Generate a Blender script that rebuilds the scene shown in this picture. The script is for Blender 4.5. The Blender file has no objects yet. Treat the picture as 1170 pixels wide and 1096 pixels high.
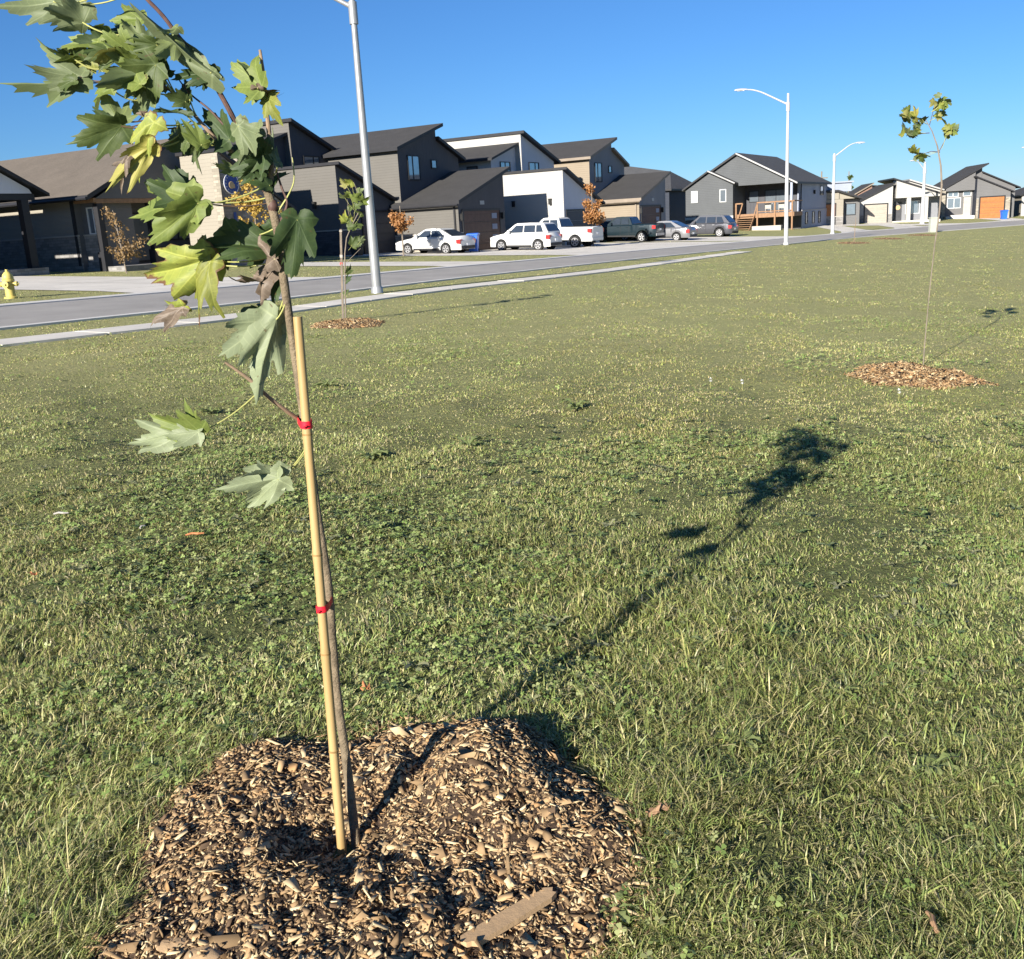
import bpy, math, random
import numpy as np
from mathutils import Vector, Matrix

random.seed(11)
rng = np.random.default_rng(11)
scene = bpy.context.scene
COL = scene.collection
R = math.radians

# ------------------------------------------------------------------ camera maths (photo pixels 1170 x 1096)
FPX, CX, CY, CAM_H = 1130.0, 585.0, 548.0, 1.5
PITCH, ROLL = math.atan(290 / 1130), 0.055
cp, sp, ca, sa = math.cos(PITCH), math.sin(PITCH), math.cos(ROLL), math.sin(ROLL)
FWD = Vector((0, cp, -sp))
RGT = Vector((1, 0, 0)) * ca - Vector((0, sp, cp)) * sa
UPV = Vector((0, sp, cp)) * ca + Vector((1, 0, 0)) * sa
CAM = Vector((0, 0, CAM_H))
SLOPE = 0.029
SUN_HEAD, SUN_EL = R(33.0), R(20.5)


def ray(px, py):
    return FWD + RGT * ((px - CX) / FPX) - UPV * ((py - CY) / FPX)


def gz(x, y):
    """smooth height of the land: falls to the right, rises a little far away"""
    d = max(0.0, min(y, 150.0) - 50.0)
    return -SLOPE * x + 0.00022 * d * d


def gzn(x, y):
    d = np.clip(np.minimum(y, 150.0) - 50.0, 0, None)
    return -SLOPE * x + 0.00022 * d * d


_lw = [(rng.uniform(0, 6.28), k, rng.uniform(0, 6.28), a) for k, a in
       [(1.7, .014), (2.9, .014), (4.3, .011), (6.1, .010), (8.7, .009), (12.0, .007), (17.0, .005)]]


def lumps(x, y):
    """knee-low unevenness of the lawn near the tree"""
    x = np.asarray(x, float)
    y = np.asarray(y, float)
    s = np.zeros(np.broadcast(x, y).shape)
    for th, k, ph, a in _lw:
        s = s + a * np.sin(k * (x * math.cos(th) + y * math.sin(th)) + ph)
    fade = np.clip((12.5 - y) / 4.0, 0, 1) * np.clip((x + 7) / 2, 0, 1) * np.clip((9 - x) / 2, 0, 1)
    return s * fade


def ground(px, py):
    d = ray(px, py)
    t, st = 0.5, 1.01
    while t < 900:
        if CAM_H + t * d.z < gz(t * d.x, t * d.y):
            lo, hi = t / st, t
            for _ in range(40):
                m = (lo + hi) / 2
                if CAM_H + m * d.z < gz(m * d.x, m * d.y):
                    hi = m
                else:
                    lo = m
            return Vector((lo * d.x, lo * d.y, gz(lo * d.x, lo * d.y)))
        t *= st
    return CAM + d * t


def at(px, py, y):
    d = ray(px, py)
    return CAM + d * (y / d.y)


# ------------------------------------------------------------------ object helpers
def tag(o, label=None, cat=None, group=None, kind=None):
    if label: o['label'] = label
    if cat: o['category'] = cat
    if group: o['group'] = group
    if kind: o['kind'] = kind
    return o


def empty(name, loc, rz=0.0):
    o = bpy.data.objects.new(name, None)
    o.empty_display_size = 0.3
    COL.objects.link(o)
    o.location = loc
    o.rotation_euler = (0, 0, rz)
    return o


def copy_tree(o, parent=None):
    c = o.copy()
    COL.objects.link(c)
    c.parent = parent
    for ch in list(o.children):
        copy_tree(ch, c)
    return c


class MB:
    def __init__(s):
        s.v, s.f, s.m = [], [], []

    def face(s, pts, mi=0):
        b = len(s.v)
        s.v += [tuple(p) for p in pts]
        s.f.append(list(range(b, b + len(pts))))
        s.m.append(mi)

    def mesh(s, vs, fs, mi=0):
        b = len(s.v)
        s.v += [tuple(p) for p in vs]
        for f in fs:
            s.f.append([b + i for i in f])
            s.m.append(mi)

    def box(s, x0, x1, y0, y1, z0, z1, mi=0):
        vs = [(x0, y0, z0), (x1, y0, z0), (x1, y1, z0), (x0, y1, z0), (x0, y0, z1), (x1, y0, z1), (x1, y1, z1), (x0, y1, z1)]
        s.mesh(vs, [(3, 2, 1, 0), (4, 5, 6, 7), (0, 1, 5, 4), (1, 2, 6, 5), (2, 3, 7, 6), (3, 0, 4, 7)], mi)

    def bar(s, a, b, w, h, mi=0, up=(0, 0, 1)):
        a, b = Vector(a), Vector(b)
        d = (b - a).normalized()
        u = Vector(up)
        if abs(d.dot(u)) > .97: u = Vector((1, 0, 0))
        x = d.cross(u).normalized() * (w / 2)
        z = x.cross(d).normalized() * (h / 2)
        vs = [a - x - z, a + x - z, a + x + z, a - x + z, b - x - z, b + x - z, b + x + z, b - x + z]
        s.mesh(vs, [(0, 1, 2, 3), (7, 6, 5, 4), (0, 4, 5, 1), (1, 5, 6, 2), (2, 6, 7, 3), (3, 7, 4, 0)], mi)

    def prism_x(s, poly, x0, x1, mi_edges, mi_cap):
        """polygon of (y,z) counter-clockwise seen from +x, extruded along x"""
        n = len(poly)
        b = len(s.v)
        s.v += [(x0, y, z) for y, z in poly] + [(x1, y, z) for y, z in poly]
        for i in range(n):
            j = (i + 1) % n
            s.f.append([b + i, b + j, b + n + j, b + n + i])
            s.m.append(mi_edges[i] if isinstance(mi_edges, (list, tuple)) else mi_edges)
        s.f.append([b + i for i in range(n - 1, -1, -1)]); s.m.append(mi_cap)
        s.f.append([b + n + i for i in range(n)]); s.m.append(mi_cap)

    def prism_y(s, poly, y0, y1, mi_edges, mi_cap):
        """polygon of (x,z), extruded along y"""
        n = len(poly)
        b = len(s.v)
        s.v += [(x, y0, z) for x, z in poly] + [(x, y1, z) for x, z in poly]
        for i in range(n):
            j = (i + 1) % n
            s.f.append([b + i, b + j, b + n + j, b + n + i])
            s.m.append(mi_edges[i] if isinstance(mi_edges, (list, tuple)) else mi_edges)
        s.f.append([b + i for i in range(n - 1, -1, -1)]); s.m.append(mi_cap)
        s.f.append([b + n + i for i in range(n)]); s.m.append(mi_cap)

    def tube(s, pts, rad, n=8, mi=0, cap=True, jitter=0.0):
        pts = [Vector(p) for p in pts]
        if not isinstance(rad, (list, tuple)): rad = [rad] * len(pts)
        b = len(s.v)
        prev = None
        for i, p in enumerate(pts):
            d = (pts[min(i + 1, len(pts) - 1)] - pts[max(i - 1, 0)]).normalized()
            u = prev if prev is not None else (Vector((1, 0, 0)) if abs(d.x) < .8 else Vector((0, 1, 0)))
            x = (u - d * u.dot(d)).normalized()
            prev = x
            y = d.cross(x)
            for k in range(n):
                a = 2 * math.pi * k / n
                r = rad[i] * (1 + random.uniform(-jitter, jitter))
                s.v.append(tuple(p + x * (math.cos(a) * r) + y * (math.sin(a) * r)))
        for i in range(len(pts) - 1):
            for k in range(n):
                k2 = (k + 1) % n
                s.f.append([b + i * n + k, b + i * n + k2, b + (i + 1) * n + k2, b + (i + 1) * n + k]); s.m.append(mi)
        if cap:
            s.f.append([b + k for k in range(n - 1, -1, -1)]); s.m.append(mi)
            e = b + (len(pts) - 1) * n
            s.f.append([e + k for k in range(n)]); s.m.append(mi)

    def lathe(s, prof, n=16, o=(0, 0, 0), axis='z', mi=0):
        b = len(s.v)
        o = Vector(o)
        for r, h in prof:
            for k in range(n):
                a = 2 * math.pi * k / n
                c, d = math.cos(a) * r, math.sin(a) * r
                q = (c, d, h) if axis == 'z' else ((d, h, c) if axis == 'y' else (h, c, d))
                s.v.append(tuple(o + Vector(q)))
        for i in range(len(prof) - 1):
            for k in range(n):
                k2 = (k + 1) % n
                s.f.append([b + i * n + k, b + i * n + k2, b + (i + 1) * n + k2, b + (i + 1) * n + k]); s.m.append(mi)
        s.f.append([b + k for k in range(n - 1, -1, -1)]); s.m.append(mi)
        e = b + (len(prof) - 1) * n
        s.f.append([e + k for k in range(n)]); s.m.append(mi)

    def build(s, name, mats, parent=None, smooth=False, loc=(0, 0, 0), bevel=0.0):
        me = bpy.data.meshes.new(name)
        me.from_pydata(s.v, [], s.f)
        if not isinstance(mats, (list, tuple)): mats = [mats]
        for m in mats: me.materials.append(m)
        if len(mats) > 1: me.polygons.foreach_set('material_index', s.m)
        if smooth:
            me.polygons.foreach_set('use_smooth', [True] * len(me.polygons))
            try: me.set_sharp_from_angle(angle=R(38))
            except Exception: pass
        me.update()
        o = bpy.data.objects.new(name, me)
        COL.objects.link(o)
        o.location = loc
        if parent: o.parent = parent
        if bevel:
            bv = o.modifiers.new('bevel', 'BEVEL'); bv.width = bevel; bv.segments = 2; bv.limit_method = 'ANGLE'
        return o


def np_mesh(name, verts, loops, starts, totals, mats, cols=None, matidx=None, smooth=False):
    me = bpy.data.meshes.new(name)
    me.vertices.add(len(verts)); me.vertices.foreach_set('co', np.ascontiguousarray(verts, dtype=np.float32).ravel())
    me.loops.add(len(loops)); me.loops.foreach_set('vertex_index', np.ascontiguousarray(loops, dtype=np.int32))
    me.polygons.add(len(starts))
    me.polygons.foreach_set('loop_start', np.ascontiguousarray(starts, dtype=np.int32))
    me.polygons.foreach_set('loop_total', np.ascontiguousarray(totals, dtype=np.int32))
    if matidx is not None: me.polygons.foreach_set('material_index', np.ascontiguousarray(matidx, dtype=np.int32))
    if smooth: me.polygons.foreach_set('use_smooth', np.ones(len(starts), bool))
    for m in mats: me.materials.append(m)
    if cols is not None:
        a = me.color_attributes.new('tint', 'FLOAT_COLOR', 'POINT')
        c = np.ones((len(verts), 4), np.float32); c[:, :3] = cols
        a.data.foreach_set('color', c.ravel())
    me.update(calc_edges=True)
    me.validate()
    o = bpy.data.objects.new(name, me)
    COL.objects.link(o)
    return o


# ------------------------------------------------------------------ materials
def nodes_of(name):
    m = bpy.data.materials.new(name)
    m.use_nodes = True
    nt = m.node_tree
    b = nt.nodes['Principled BSDF']
    return m, nt, b


def N(nt, typ, **kw):
    n = nt.nodes.new(typ)
    for k, v in kw.items(): setattr(n, k, v)
    return n


def setin(n, **kw):
    for k, v in kw.items():
        n.inputs[k.replace('_', ' ')].default_value = v


def math_n(nt, op, a, b=None):
    n = N(nt, 'ShaderNodeMath', operation=op)
    for i, q in enumerate((a, b)):
        if q is None: continue
        if isinstance(q, (int, float)): n.inputs[i].default_value = q
        else: nt.links.new(q, n.inputs[i])
    return n.outputs[0]


def mixc(nt, fac, a, b):
    n = N(nt, 'ShaderNodeMix', data_type='RGBA')
    for i, q in ((0, fac), (6, a), (7, b)):
        if isinstance(q, (int, float)): n.inputs[i].default_value = q
        elif isinstance(q, tuple): n.inputs[i].default_value = (*q[:3], 1)
        else: nt.links.new(q, n.inputs[i])
    return n.outputs[2]


def noise(nt, vec, scale, detail=4, rough=.6, stretch=None):
    if stretch:
        mp = N(nt, 'ShaderNodeMapping'); mp.inputs['Scale'].default_value = stretch
        nt.links.new(vec, mp.inputs['Vector']); vec = mp.outputs[0]
    n = N(nt, 'ShaderNodeTexNoise')
    setin(n, Scale=scale, Detail=detail, Roughness=rough)
    nt.links.new(vec, n.inputs['Vector'])
    return n.outputs['Fac']


def ramp(nt, fac, stops):
    n = N(nt, 'ShaderNodeValToRGB')
    cr = n.color_ramp
    while len(cr.elements) > 1: cr.elements.remove(cr.elements[-1])
    cr.elements[0].position = stops[0][0]; c = stops[0][1]; cr.elements[0].color = (*c, 1) if isinstance(c, tuple) else (c, c, c, 1)
    for p, c in stops[1:]:
        e = cr.elements.new(p); e.color = (*c, 1) if isinstance(c, tuple) else (c, c, c, 1)
    nt.links.new(fac, n.inputs[0])
    return n.outputs[0]


def bump(nt, b, h, strength=.3, dist=.02):
    n = N(nt, 'ShaderNodeBump')
    setin(n, Strength=strength, Distance=dist)
    nt.links.new(h, n.inputs['Height'])
    nt.links.new(n.outputs[0], b.inputs['Normal'])


def M(name, col, rough=.7, var=.12, scale=2.0, spec=.3, metal=0.0, bmp=0.0, bscale=60, pattern=None, coat=0.0, col2=None):
    """a plain surface with weathering; pattern: 'lap' boards, 'vert' boards, 'shingle', 'stone', 'panel'"""
    m, nt, b = nodes_of(name)
    tc = N(nt, 'ShaderNodeTexCoord'); vec = tc.outputs['Object']
    f = noise(nt, vec, scale, 5, .65)
    lo = tuple(max(0, c * (1 - var)) for c in col); hi = tuple(min(1, c * (1 + var)) for c in (col2 or col))
    c = ramp(nt, f, [(.3, lo), (.7, hi)])
    setin(b, Roughness=rough, Metallic=metal)
    b.inputs['Specular IOR Level'].default_value = spec
    if coat: b.inputs['Coat Weight'].default_value = coat; b.inputs['Coat Roughness'].default_value = .04
    h = None
    if pattern in ('lap', 'vert', 'panel'):
        sx = N(nt, 'ShaderNodeSeparateXYZ'); nt.links.new(vec, sx.inputs[0])
        if pattern == 'lap':
            h = math_n(nt, 'FRACT', math_n(nt, 'MULTIPLY', sx.outputs['Z'], 1 / .16))
            h = math_n(nt, 'SUBTRACT', 1.0, h)
        elif pattern == 'panel':
            h = math_n(nt, 'LESS_THAN', math_n(nt, 'FRACT', math_n(nt, 'MULTIPLY', sx.outputs['Z'], 1 / .53)), .05)
            h = math_n(nt, 'SUBTRACT', 1.0, h)
        else:
            h = math_n(nt, 'LESS_THAN', math_n(nt, 'FRACT', math_n(nt, 'MULTIPLY', math_n(nt, 'ADD', sx.outputs['Y'], sx.outputs['X']), 1 / .35)), .14)
        bump(nt, b, h, .6, .02)
    elif pattern == 'shingle':
        f2 = noise(nt, vec, 9, 3, .7, (1, 2.5, 2.5))
        c = mixc(nt, .5, c, ramp(nt, f2, [(.3, tuple(q * .62 for q in col)), (.7, tuple(q * 1.4 for q in col))]))
        br = N(nt, 'ShaderNodeTexBrick'); nt.links.new(vec, br.inputs['Vector'])
        setin(br, Scale=3.2, Mortar_Size=.02)
        bump(nt, b, br.outputs['Fac'], .5, .02)
    elif pattern == 'stone':
        sx = N(nt, 'ShaderNodeSeparateXYZ'); nt.links.new(vec, sx.inputs[0])
        cx_ = N(nt, 'ShaderNodeCombineXYZ'); nt.links.new(math_n(nt, 'ADD', sx.outputs['X'], sx.outputs['Y']), cx_.inputs[0]); nt.links.new(sx.outputs['Z'], cx_.inputs[1])
        br = N(nt, 'ShaderNodeTexBrick'); nt.links.new(cx_.outputs[0], br.inputs['Vector'])
        setin(br, Scale=2.4, Mortar_Size=.018, Row_Height=.3, Brick_Width=.75, Bias=0.0)
        br.inputs['Color1'].default_value = (*[q * .65 for q in col], 1); br.inputs['Color2'].default_value = (*[min(1, q * 1.35) for q in col], 1)
        br.inputs['Mortar'].default_value = (*[q * .55 for q in col], 1)
        c = mixc(nt, .75, c, br.outputs['Color'])
        bump(nt, b, br.outputs['Fac'], -.5, .02)
    elif bmp:
        bump(nt, b, noise(nt, vec, bscale, 6, .65), bmp, .02)
    nt.links.new(c, b.inputs['Base Color'])
    return m


def tint_mat(name, rough=.6, spec=.25, transl=0.0, mul=1.0):
    """colour comes from the piece's own tint"""
    m, nt, b = nodes_of(name)
    a = N(nt, 'ShaderNodeVertexColor', layer_name='tint')
    setin(b, Roughness=rough)
    b.inputs['Specular IOR Level'].default_value = spec
    nt.links.new(a.outputs[0], b.inputs['Base Color'])
    if transl:
        t = N(nt, 'ShaderNodeBsdfTranslucent'); nt.links.new(a.outputs[0], t.inputs[0])
        mx = N(nt, 'ShaderNodeMixShader'); mx.inputs[0].default_value = transl
        nt.links.new(b.outputs[0], mx.inputs[1]); nt.links.new(t.outputs[0], mx.inputs[2])
        nt.links.new(mx.outputs[0], nt.nodes['Material Output'].inputs['Surface'])
    return m


MT = {}
MT['asphalt'] = M('asphalt', (.32, .30, .272), .85, .14, .6, bmp=.3, bscale=120)
MT['concrete'] = M('concrete', (.61, .57, .50), .85, .12, .8, bmp=.2, bscale=80)
MT['curb'] = M('curb_concrete', (.58, .555, .51), .85, .12, 1.5)
MT['taupe'] = M('taupe_siding', (.114, .107, .096), .7, .05, .7, pattern='lap')
MT['tan'] = M('tan_siding', (.235, .192, .14), .7, .05, .7, pattern='lap')
MT['cream'] = M('cream_siding', (.26, .235, .19), .7, .05, .7, pattern='lap')
MT['white_siding'] = M('white_siding', (.38, .368, .345), .7, .03, .7, pattern='lap')
MT['charcoal'] = M('charcoal_board', (.060, .062, .072), .65, .1, .7, pattern='vert')
MT['grey_front'] = M('grey_board', (.20, .205, .22), .65, .08, .7, pattern='vert')
MT['white_front'] = M('white_board', (.55, .56, .60), .65, .05, .7, pattern='vert')
MT['navy'] = M('navy_siding', (.020, .026, .042), .65, .1, .7, pattern='lap')  # navy, darkened in colour to put in the tan house's shade
MT['slate_siding'] = M('slate_siding', (.080, .085, .090), .7, .08, .7, pattern='lap')
MT['slate_blue'] = M('slate_blue_siding', (.27, .30, .37), .7, .06, .7, pattern='lap')
MT['grey_siding'] = M('grey_siding', (.130, .128, .128), .7, .06, .7, pattern='lap')
MT['roof_dark'] = M('dark_shingles', (.050, .048, .047), .9, .2, 1.2, pattern='shingle')
MT['roof_brown'] = M('brown_shingles', (.125, .105, .085), .9, .2, 1.0, pattern='shingle')
MT['roof_slate'] = M('slate_shingles', (.065, .066, .07), .9, .2, 1.2, pattern='shingle')
MT['fascia_black'] = M('black_fascia', (.022, .022, .025), .5)
MT['fascia_white'] = M('white_fascia', (.36, .355, .345), .6)
MT['fascia_tan'] = M('tan_fascia', (.22, .18, .14), .6)
MT['stone_dark'] = M('dark_stone', (.07, .07, .078), .85, .2, 3, pattern='stone')
MT['stone_light'] = M('light_stone', (.28, .25, .20), .85, .15, 3, pattern='stone')
MT['stone_grey'] = M('grey_stone', (.22, .21, .20), .85, .2, 3, pattern='stone')
MT['sill'] = M('pale_sill', (.38, .35, .31), .7)
MT['brick_brown'] = M('brown_brick', (.21, .13, .10), .85, .15, 3)
MT['glass'] = M('window_glass', (.03, .04, .055), .06, .1, spec=.7)
MT['house_glass'] = M('house_window_glass', (.30, .35, .40), .08, .1, spec=.7, metal=.65)
MT['frame_black'] = M('black_frame', (.02, .02, .022), .45)
MT['frame_white'] = M('white_frame', (.66, .66, .64), .5)
MT['door_brown'] = M('brown_door', (.085, .042, .030), .5, .2, 3, pattern='panel')
MT['door_dark'] = M('charcoal_door', (.055, .057, .065), .5, .1, 3, pattern='panel')
MT['door_grey'] = M('taupe_door', (.33, .29, .24), .5, .06, 3, pattern='panel')
MT['door_orange'] = M('orange_wood_door', (.34, .135, .045), .5, .15, 3, pattern='panel')
MT['cedar'] = M('cedar_wood', (.25, .145, .08), .7, .2, 6)
MT['black_metal'] = M('black_metal', (.02, .02, .02), .4)
MT['galv'] = M('galvanised_steel', (.30, .305, .31), .42, .1, 3, spec=.5, metal=.4)
MT['lamp_white'] = M('pale_painted_steel', (.42, .425, .435), .45, .06, 3)
MT['lamp_lens'] = M('lamp_lens', (.75, .76, .78), .2)
MT['hyd_yellow'] = M('yellow_paint', (.52, .42, .12), .45, .12, 8)
MT['bin_blue'] = M('blue_plastic', (.025, .12, .50), .45, .1, 5)
MT['white_paint'] = M('white_paint', (.75, .75, .74), .5)
MT['dark_plastic'] = M('dark_plastic', (.03, .03, .03), .5)
MT['utility'] = M('pale_utility_box', (.36, .375, .33), .6, .08, 3)
MT['bark_small'] = M('grey_bark', (.20, .165, .13), .9, .25, 12, bmp=.4, bscale=50)
MT['bark'] = M('sapling_bark', (.20, .155, .10), .8, .38, 26, bmp=.6, bscale=120)
MT['twig'] = M('dark_red_twig', (.085, .045, .035), .6, .5, 40)
MT['twig_light'] = M('brown_twig', (.22, .155, .10), .7, .3, 30)
MT['petiole'] = M('green_petiole', (.36, .36, .12), .5, .25, 20)
MT['petiole_red'] = M('dark_petiole', (.11, .07, .045), .5, .3, 20)
MT['red_tape'] = M('red_tape', (.74, .018, .035), .5, .1, 30)
MT['blue_emblem'] = M('blue_enamel', (.03, .06, .25), .4)
MT['gold_emblem'] = M('tan_enamel', (.45, .33, .18), .5)
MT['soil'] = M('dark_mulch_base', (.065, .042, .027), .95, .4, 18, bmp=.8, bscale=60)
MT['mulch_far'] = M('pale_mulch_base', (.17, .097, .055), .95, .35, 18, bmp=.8, bscale=60)


def bamboo_mat():
    m, nt, b = nodes_of('bamboo_cane')
    tc = N(nt, 'ShaderNodeTexCoord'); vec = tc.outputs['Object']
    f = noise(nt, vec, 30, 4, .6, (1, 1, .12))
    c = ramp(nt, f, [(.3, (.335, .222, .085)), (.7, (.45, .31, .135))])
    f2 = noise(nt, vec, 5, 4, .6)
    c = mixc(nt, ramp(nt, f2, [(.55, 0.0), (.75, .45)]), c, (.34, .20, .07))
    nt.links.new(c, b.inputs['Base Color'])
    setin(b, Roughness=.5)
    bump(nt, b, f, .15, .004)
    return m


MT['bamboo'] = bamboo_mat()


def leaf_mat(name, top, top2, under, edge=None, edge_at=.9, transl=.28):
    """maple blade: paler underside, lighter veins from the stalk, mottling, browned margin"""
    m, nt, b = nodes_of(name)
    uv = N(nt, 'ShaderNodeUVMap', uv_map='blade')
    sx = N(nt, 'ShaderNodeSeparateXYZ'); nt.links.new(uv.outputs[0], sx.inputs[0])
    x, y = sx.outputs['X'], sx.outputs['Y']
    ang = math_n(nt, 'ARCTAN2', x, y)
    rad = math_n(nt, 'SQRT', math_n(nt, 'ADD', math_n(nt, 'MULTIPLY', x, x), math_n(nt, 'MULTIPLY', y, y)))
    aa = math_n(nt, 'ABSOLUTE', ang)
    best = None
    for a in (0, .77, 1.66):
        d = math_n(nt, 'MULTIPLY', math_n(nt, 'ABSOLUTE', math_n(nt, 'SINE', math_n(nt, 'SUBTRACT', aa, a))), rad)
        best = d if best is None else math_n(nt, 'MINIMUM', best, d)
    vein = N(nt, 'ShaderNodeMapRange'); vein.inputs['From Min'].default_value = .006; vein.inputs['From Max'].default_value = .022
    vein.inputs['To Min'].default_value = .34; vein.inputs['To Max'].default_value = 0
    nt.links.new(best, vein.inputs['Value'])
    # side veins
    sv = math_n(nt, 'FRACT', math_n(nt, 'ADD', math_n(nt, 'MULTIPLY', rad, 9.0), math_n(nt, 'MULTIPLY', best, -7.0)))
    svm = math_n(nt, 'MULTIPLY', math_n(nt, 'LESS_THAN', sv, .14), .2)
    geo = N(nt, 'ShaderNodeNewGeometry')
    tc = N(nt, 'ShaderNodeTexCoord')
    f = noise(nt, tc.outputs['Object'], 22, 5, .65)
    c = ramp(nt, f, [(.32, top), (.68, top2)])
    c = mixc(nt, geo.outputs['Backfacing'], c, mixc(nt, f, tuple(q * .85 for q in under), under))
    c = mixc(nt, vein.outputs[0], c, tuple(min(1, q * 1.6 + .02) for q in top2))
    c = mixc(nt, svm, c, tuple(min(1, q * 1.5) for q in top2))
    if edge:
        f3 = noise(nt, tc.outputs['Object'], 14, 4, .6)
        uv2 = N(nt, 'ShaderNodeUVMap', uv_map='margin')
        s2 = N(nt, 'ShaderNodeSeparateXYZ'); nt.links.new(uv2.outputs[0], s2.inputs[0])
        e = math_n(nt, 'ADD', s2.outputs['X'], math_n(nt, 'MULTIPLY', math_n(nt, 'SUBTRACT', f3, .5), 1.1))
        c = mixc(nt, ramp(nt, e, [(edge_at - .05, 0.0), (edge_at + .05, 1.0)]), c, edge)
    fs = noise(nt, tc.outputs['Object'], 75, 3, .5)
    c = mixc(nt, ramp(nt, fs, [(.66, 0.0), (.72, .75)]), c, (.10, .065, .03))
    nt.links.new(c, b.inputs['Base Color'])
    setin(b, Roughness=.55)
    b.inputs['Specular IOR Level'].default_value = .35
    bump(nt, b, math_n(nt, 'ADD', vein.outputs[0], math_n(nt, 'MULTIPLY', f, .5)), .25, .004)
    t = N(nt, 'ShaderNodeBsdfTranslucent'); nt.links.new(mixc(nt, .5, c, top2), t.inputs[0])
    mx = N(nt, 'ShaderNodeMixShader'); mx.inputs[0].default_value = transl
    nt.links.new(b.outputs[0], mx.inputs[1]); nt.links.new(t.outputs[0], mx.inputs[2])
    nt.links.new(mx.outputs[0], nt.nodes['Material Output'].inputs['Surface'])
    return m


LM = {
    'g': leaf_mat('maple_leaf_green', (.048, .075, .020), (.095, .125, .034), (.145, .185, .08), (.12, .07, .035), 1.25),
    'd': leaf_mat('maple_leaf_dark_green', (.030, .055, .018), (.055, .085, .025), (.12, .16, .075), None),  # dark green; also carries the shade on blades turned from the sun
    'l': leaf_mat('maple_leaf_light_green', (.115, .16, .035), (.19, .23, .055), (.185, .225, .095), (.20, .12, .05), 1.2),
    'p': leaf_mat('maple_leaf_pale_underside', (.115, .15, .065), (.175, .205, .095), (.165, .20, .098), (.30, .20, .11), 1.3),
    'w': leaf_mat('maple_leaf_lit_underside', (.19, .235, .115), (.27, .305, .165), (.255, .295, .165), (.30, .20, .11), 1.3),  # brighter copy of the pale blade, sunlight put into its colour
    'y': leaf_mat('maple_leaf_yellow', (.185, .235, .048), (.33, .345, .065), (.42, .38, .10), (.14, .07, .035), .95),
    'o': leaf_mat('maple_leaf_olive', (.14, .16, .03), (.24, .245, .045), (.26, .25, .08), (.15, .08, .04), 1.0),
    'b': leaf_mat('maple_leaf_dead', (.095, .070, .052), (.20, .155, .115), (.17, .13, .098), None, transl=.1),
}


def foliage_mat(name, lo, hi, transl=.3):
    m, nt, b = nodes_of(name)
    tc = N(nt, 'ShaderNodeTexCoord')
    f = noise(nt, tc.outputs['Object'], 5, 4, .7)
    c = ramp(nt, f, [(.3, lo), (.7, hi)])
    nt.links.new(c, b.inputs['Base Color']); setin(b, Roughness=.6)
    t = N(nt, 'ShaderNodeBsdfTranslucent'); nt.links.new(c, t.inputs[0])
    mx = N(nt, 'ShaderNodeMixShader'); mx.inputs[0].default_value = transl
    nt.links.new(b.outputs[0], mx.inputs[1]); nt.links.new(t.outputs[0], mx.inputs[2])
    nt.links.new(mx.outputs[0], nt.nodes['Material Output'].inputs['Surface'])
    return m


LM_PLAIN = {'green': foliage_mat('green_foliage', (.05, .09, .02), (.11, .15, .04)),
            'orange': foliage_mat('orange_foliage', (.32, .14, .045), (.46, .24, .09)),
            'yellow': foliage_mat('yellow_foliage', (.34, .21, .03), (.56, .40, .10)),
            'straw': foliage_mat('straw_foliage', (.19, .115, .05), (.32, .215, .095)),
            'weed': foliage_mat('weed_foliage', (.15, .20, .06), (.28, .31, .12))}
def bm_fix(o):
    import bmesh
    bm = bmesh.new(); bm.from_mesh(o.data)
    bmesh.ops.recalc_face_normals(bm, faces=bm.faces)
    bm.to_mesh(o.data); bm.free()



# ------------------------------------------------------------------ roads and walks (real ground polylines)
ROAD_NEAR = [(-16, 4.5), (-12.2, 11), (-8.6, 17.2), (-5.6, 21.9), (-1.4, 30.2), (4.5, 40.6), (9.7, 49.2), (15.3, 58.0), (20.2, 65.3), (26.5, 73), (35, 81.3), (48.7, 94), (66, 108), (95, 128)]
ROAD_FAR = [(-19.5, 8), (-15.4, 15.2), (-11.3, 22.4), (-7.3, 28.6), (-3.2, 36), (2.2, 45.2), (8.3, 55.6), (13.4, 63), (20.8, 73.2), (31.2, 86), (42.4, 97.5), (53.4, 106.4), (72, 119), (100, 140)]
WALK = [(-13.4, 4), (-7.2, 14.2), (-4.4, 18), (-2.3, 22.7), (-1.0, 25), (3.5, 31.9), (12.1, 48.5)]


def resample(pl, step):
    out = []
    for (a, b), (c, d) in zip(pl[:-1], pl[1:]):
        n = max(1, int(math.hypot(c - a, d - b) / step))
        out += [(a + (c - a) * i / n, b + (d - b) * i / n) for i in range(n)]
    return out + [pl[-1]]


def smooth(pl, k=3):
    pl = resample(pl, 1.0)
    for _ in range(k):
        pl = [pl[0]] + [((pl[i - 1][0] + 2 * pl[i][0] + pl[i + 1][0]) / 4, (pl[i - 1][1] + 2 * pl[i][1] + pl[i + 1][1]) / 4) for i in range(1, len(pl) - 1)] + [pl[-1]]
    return pl


def offset(pl, d):
    """shift a polyline to its left by d"""
    o = []
    for i, p in enumerate(pl):
        a, b = pl[max(0, i - 1)], pl[min(len(pl) - 1, i + 1)]
        dx, dy = b[0] - a[0], b[1] - a[1]
        l = math.hypot(dx, dy)
        o.append((p[0] - dy / l * d, p[1] + dx / l * d))
    return o


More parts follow.
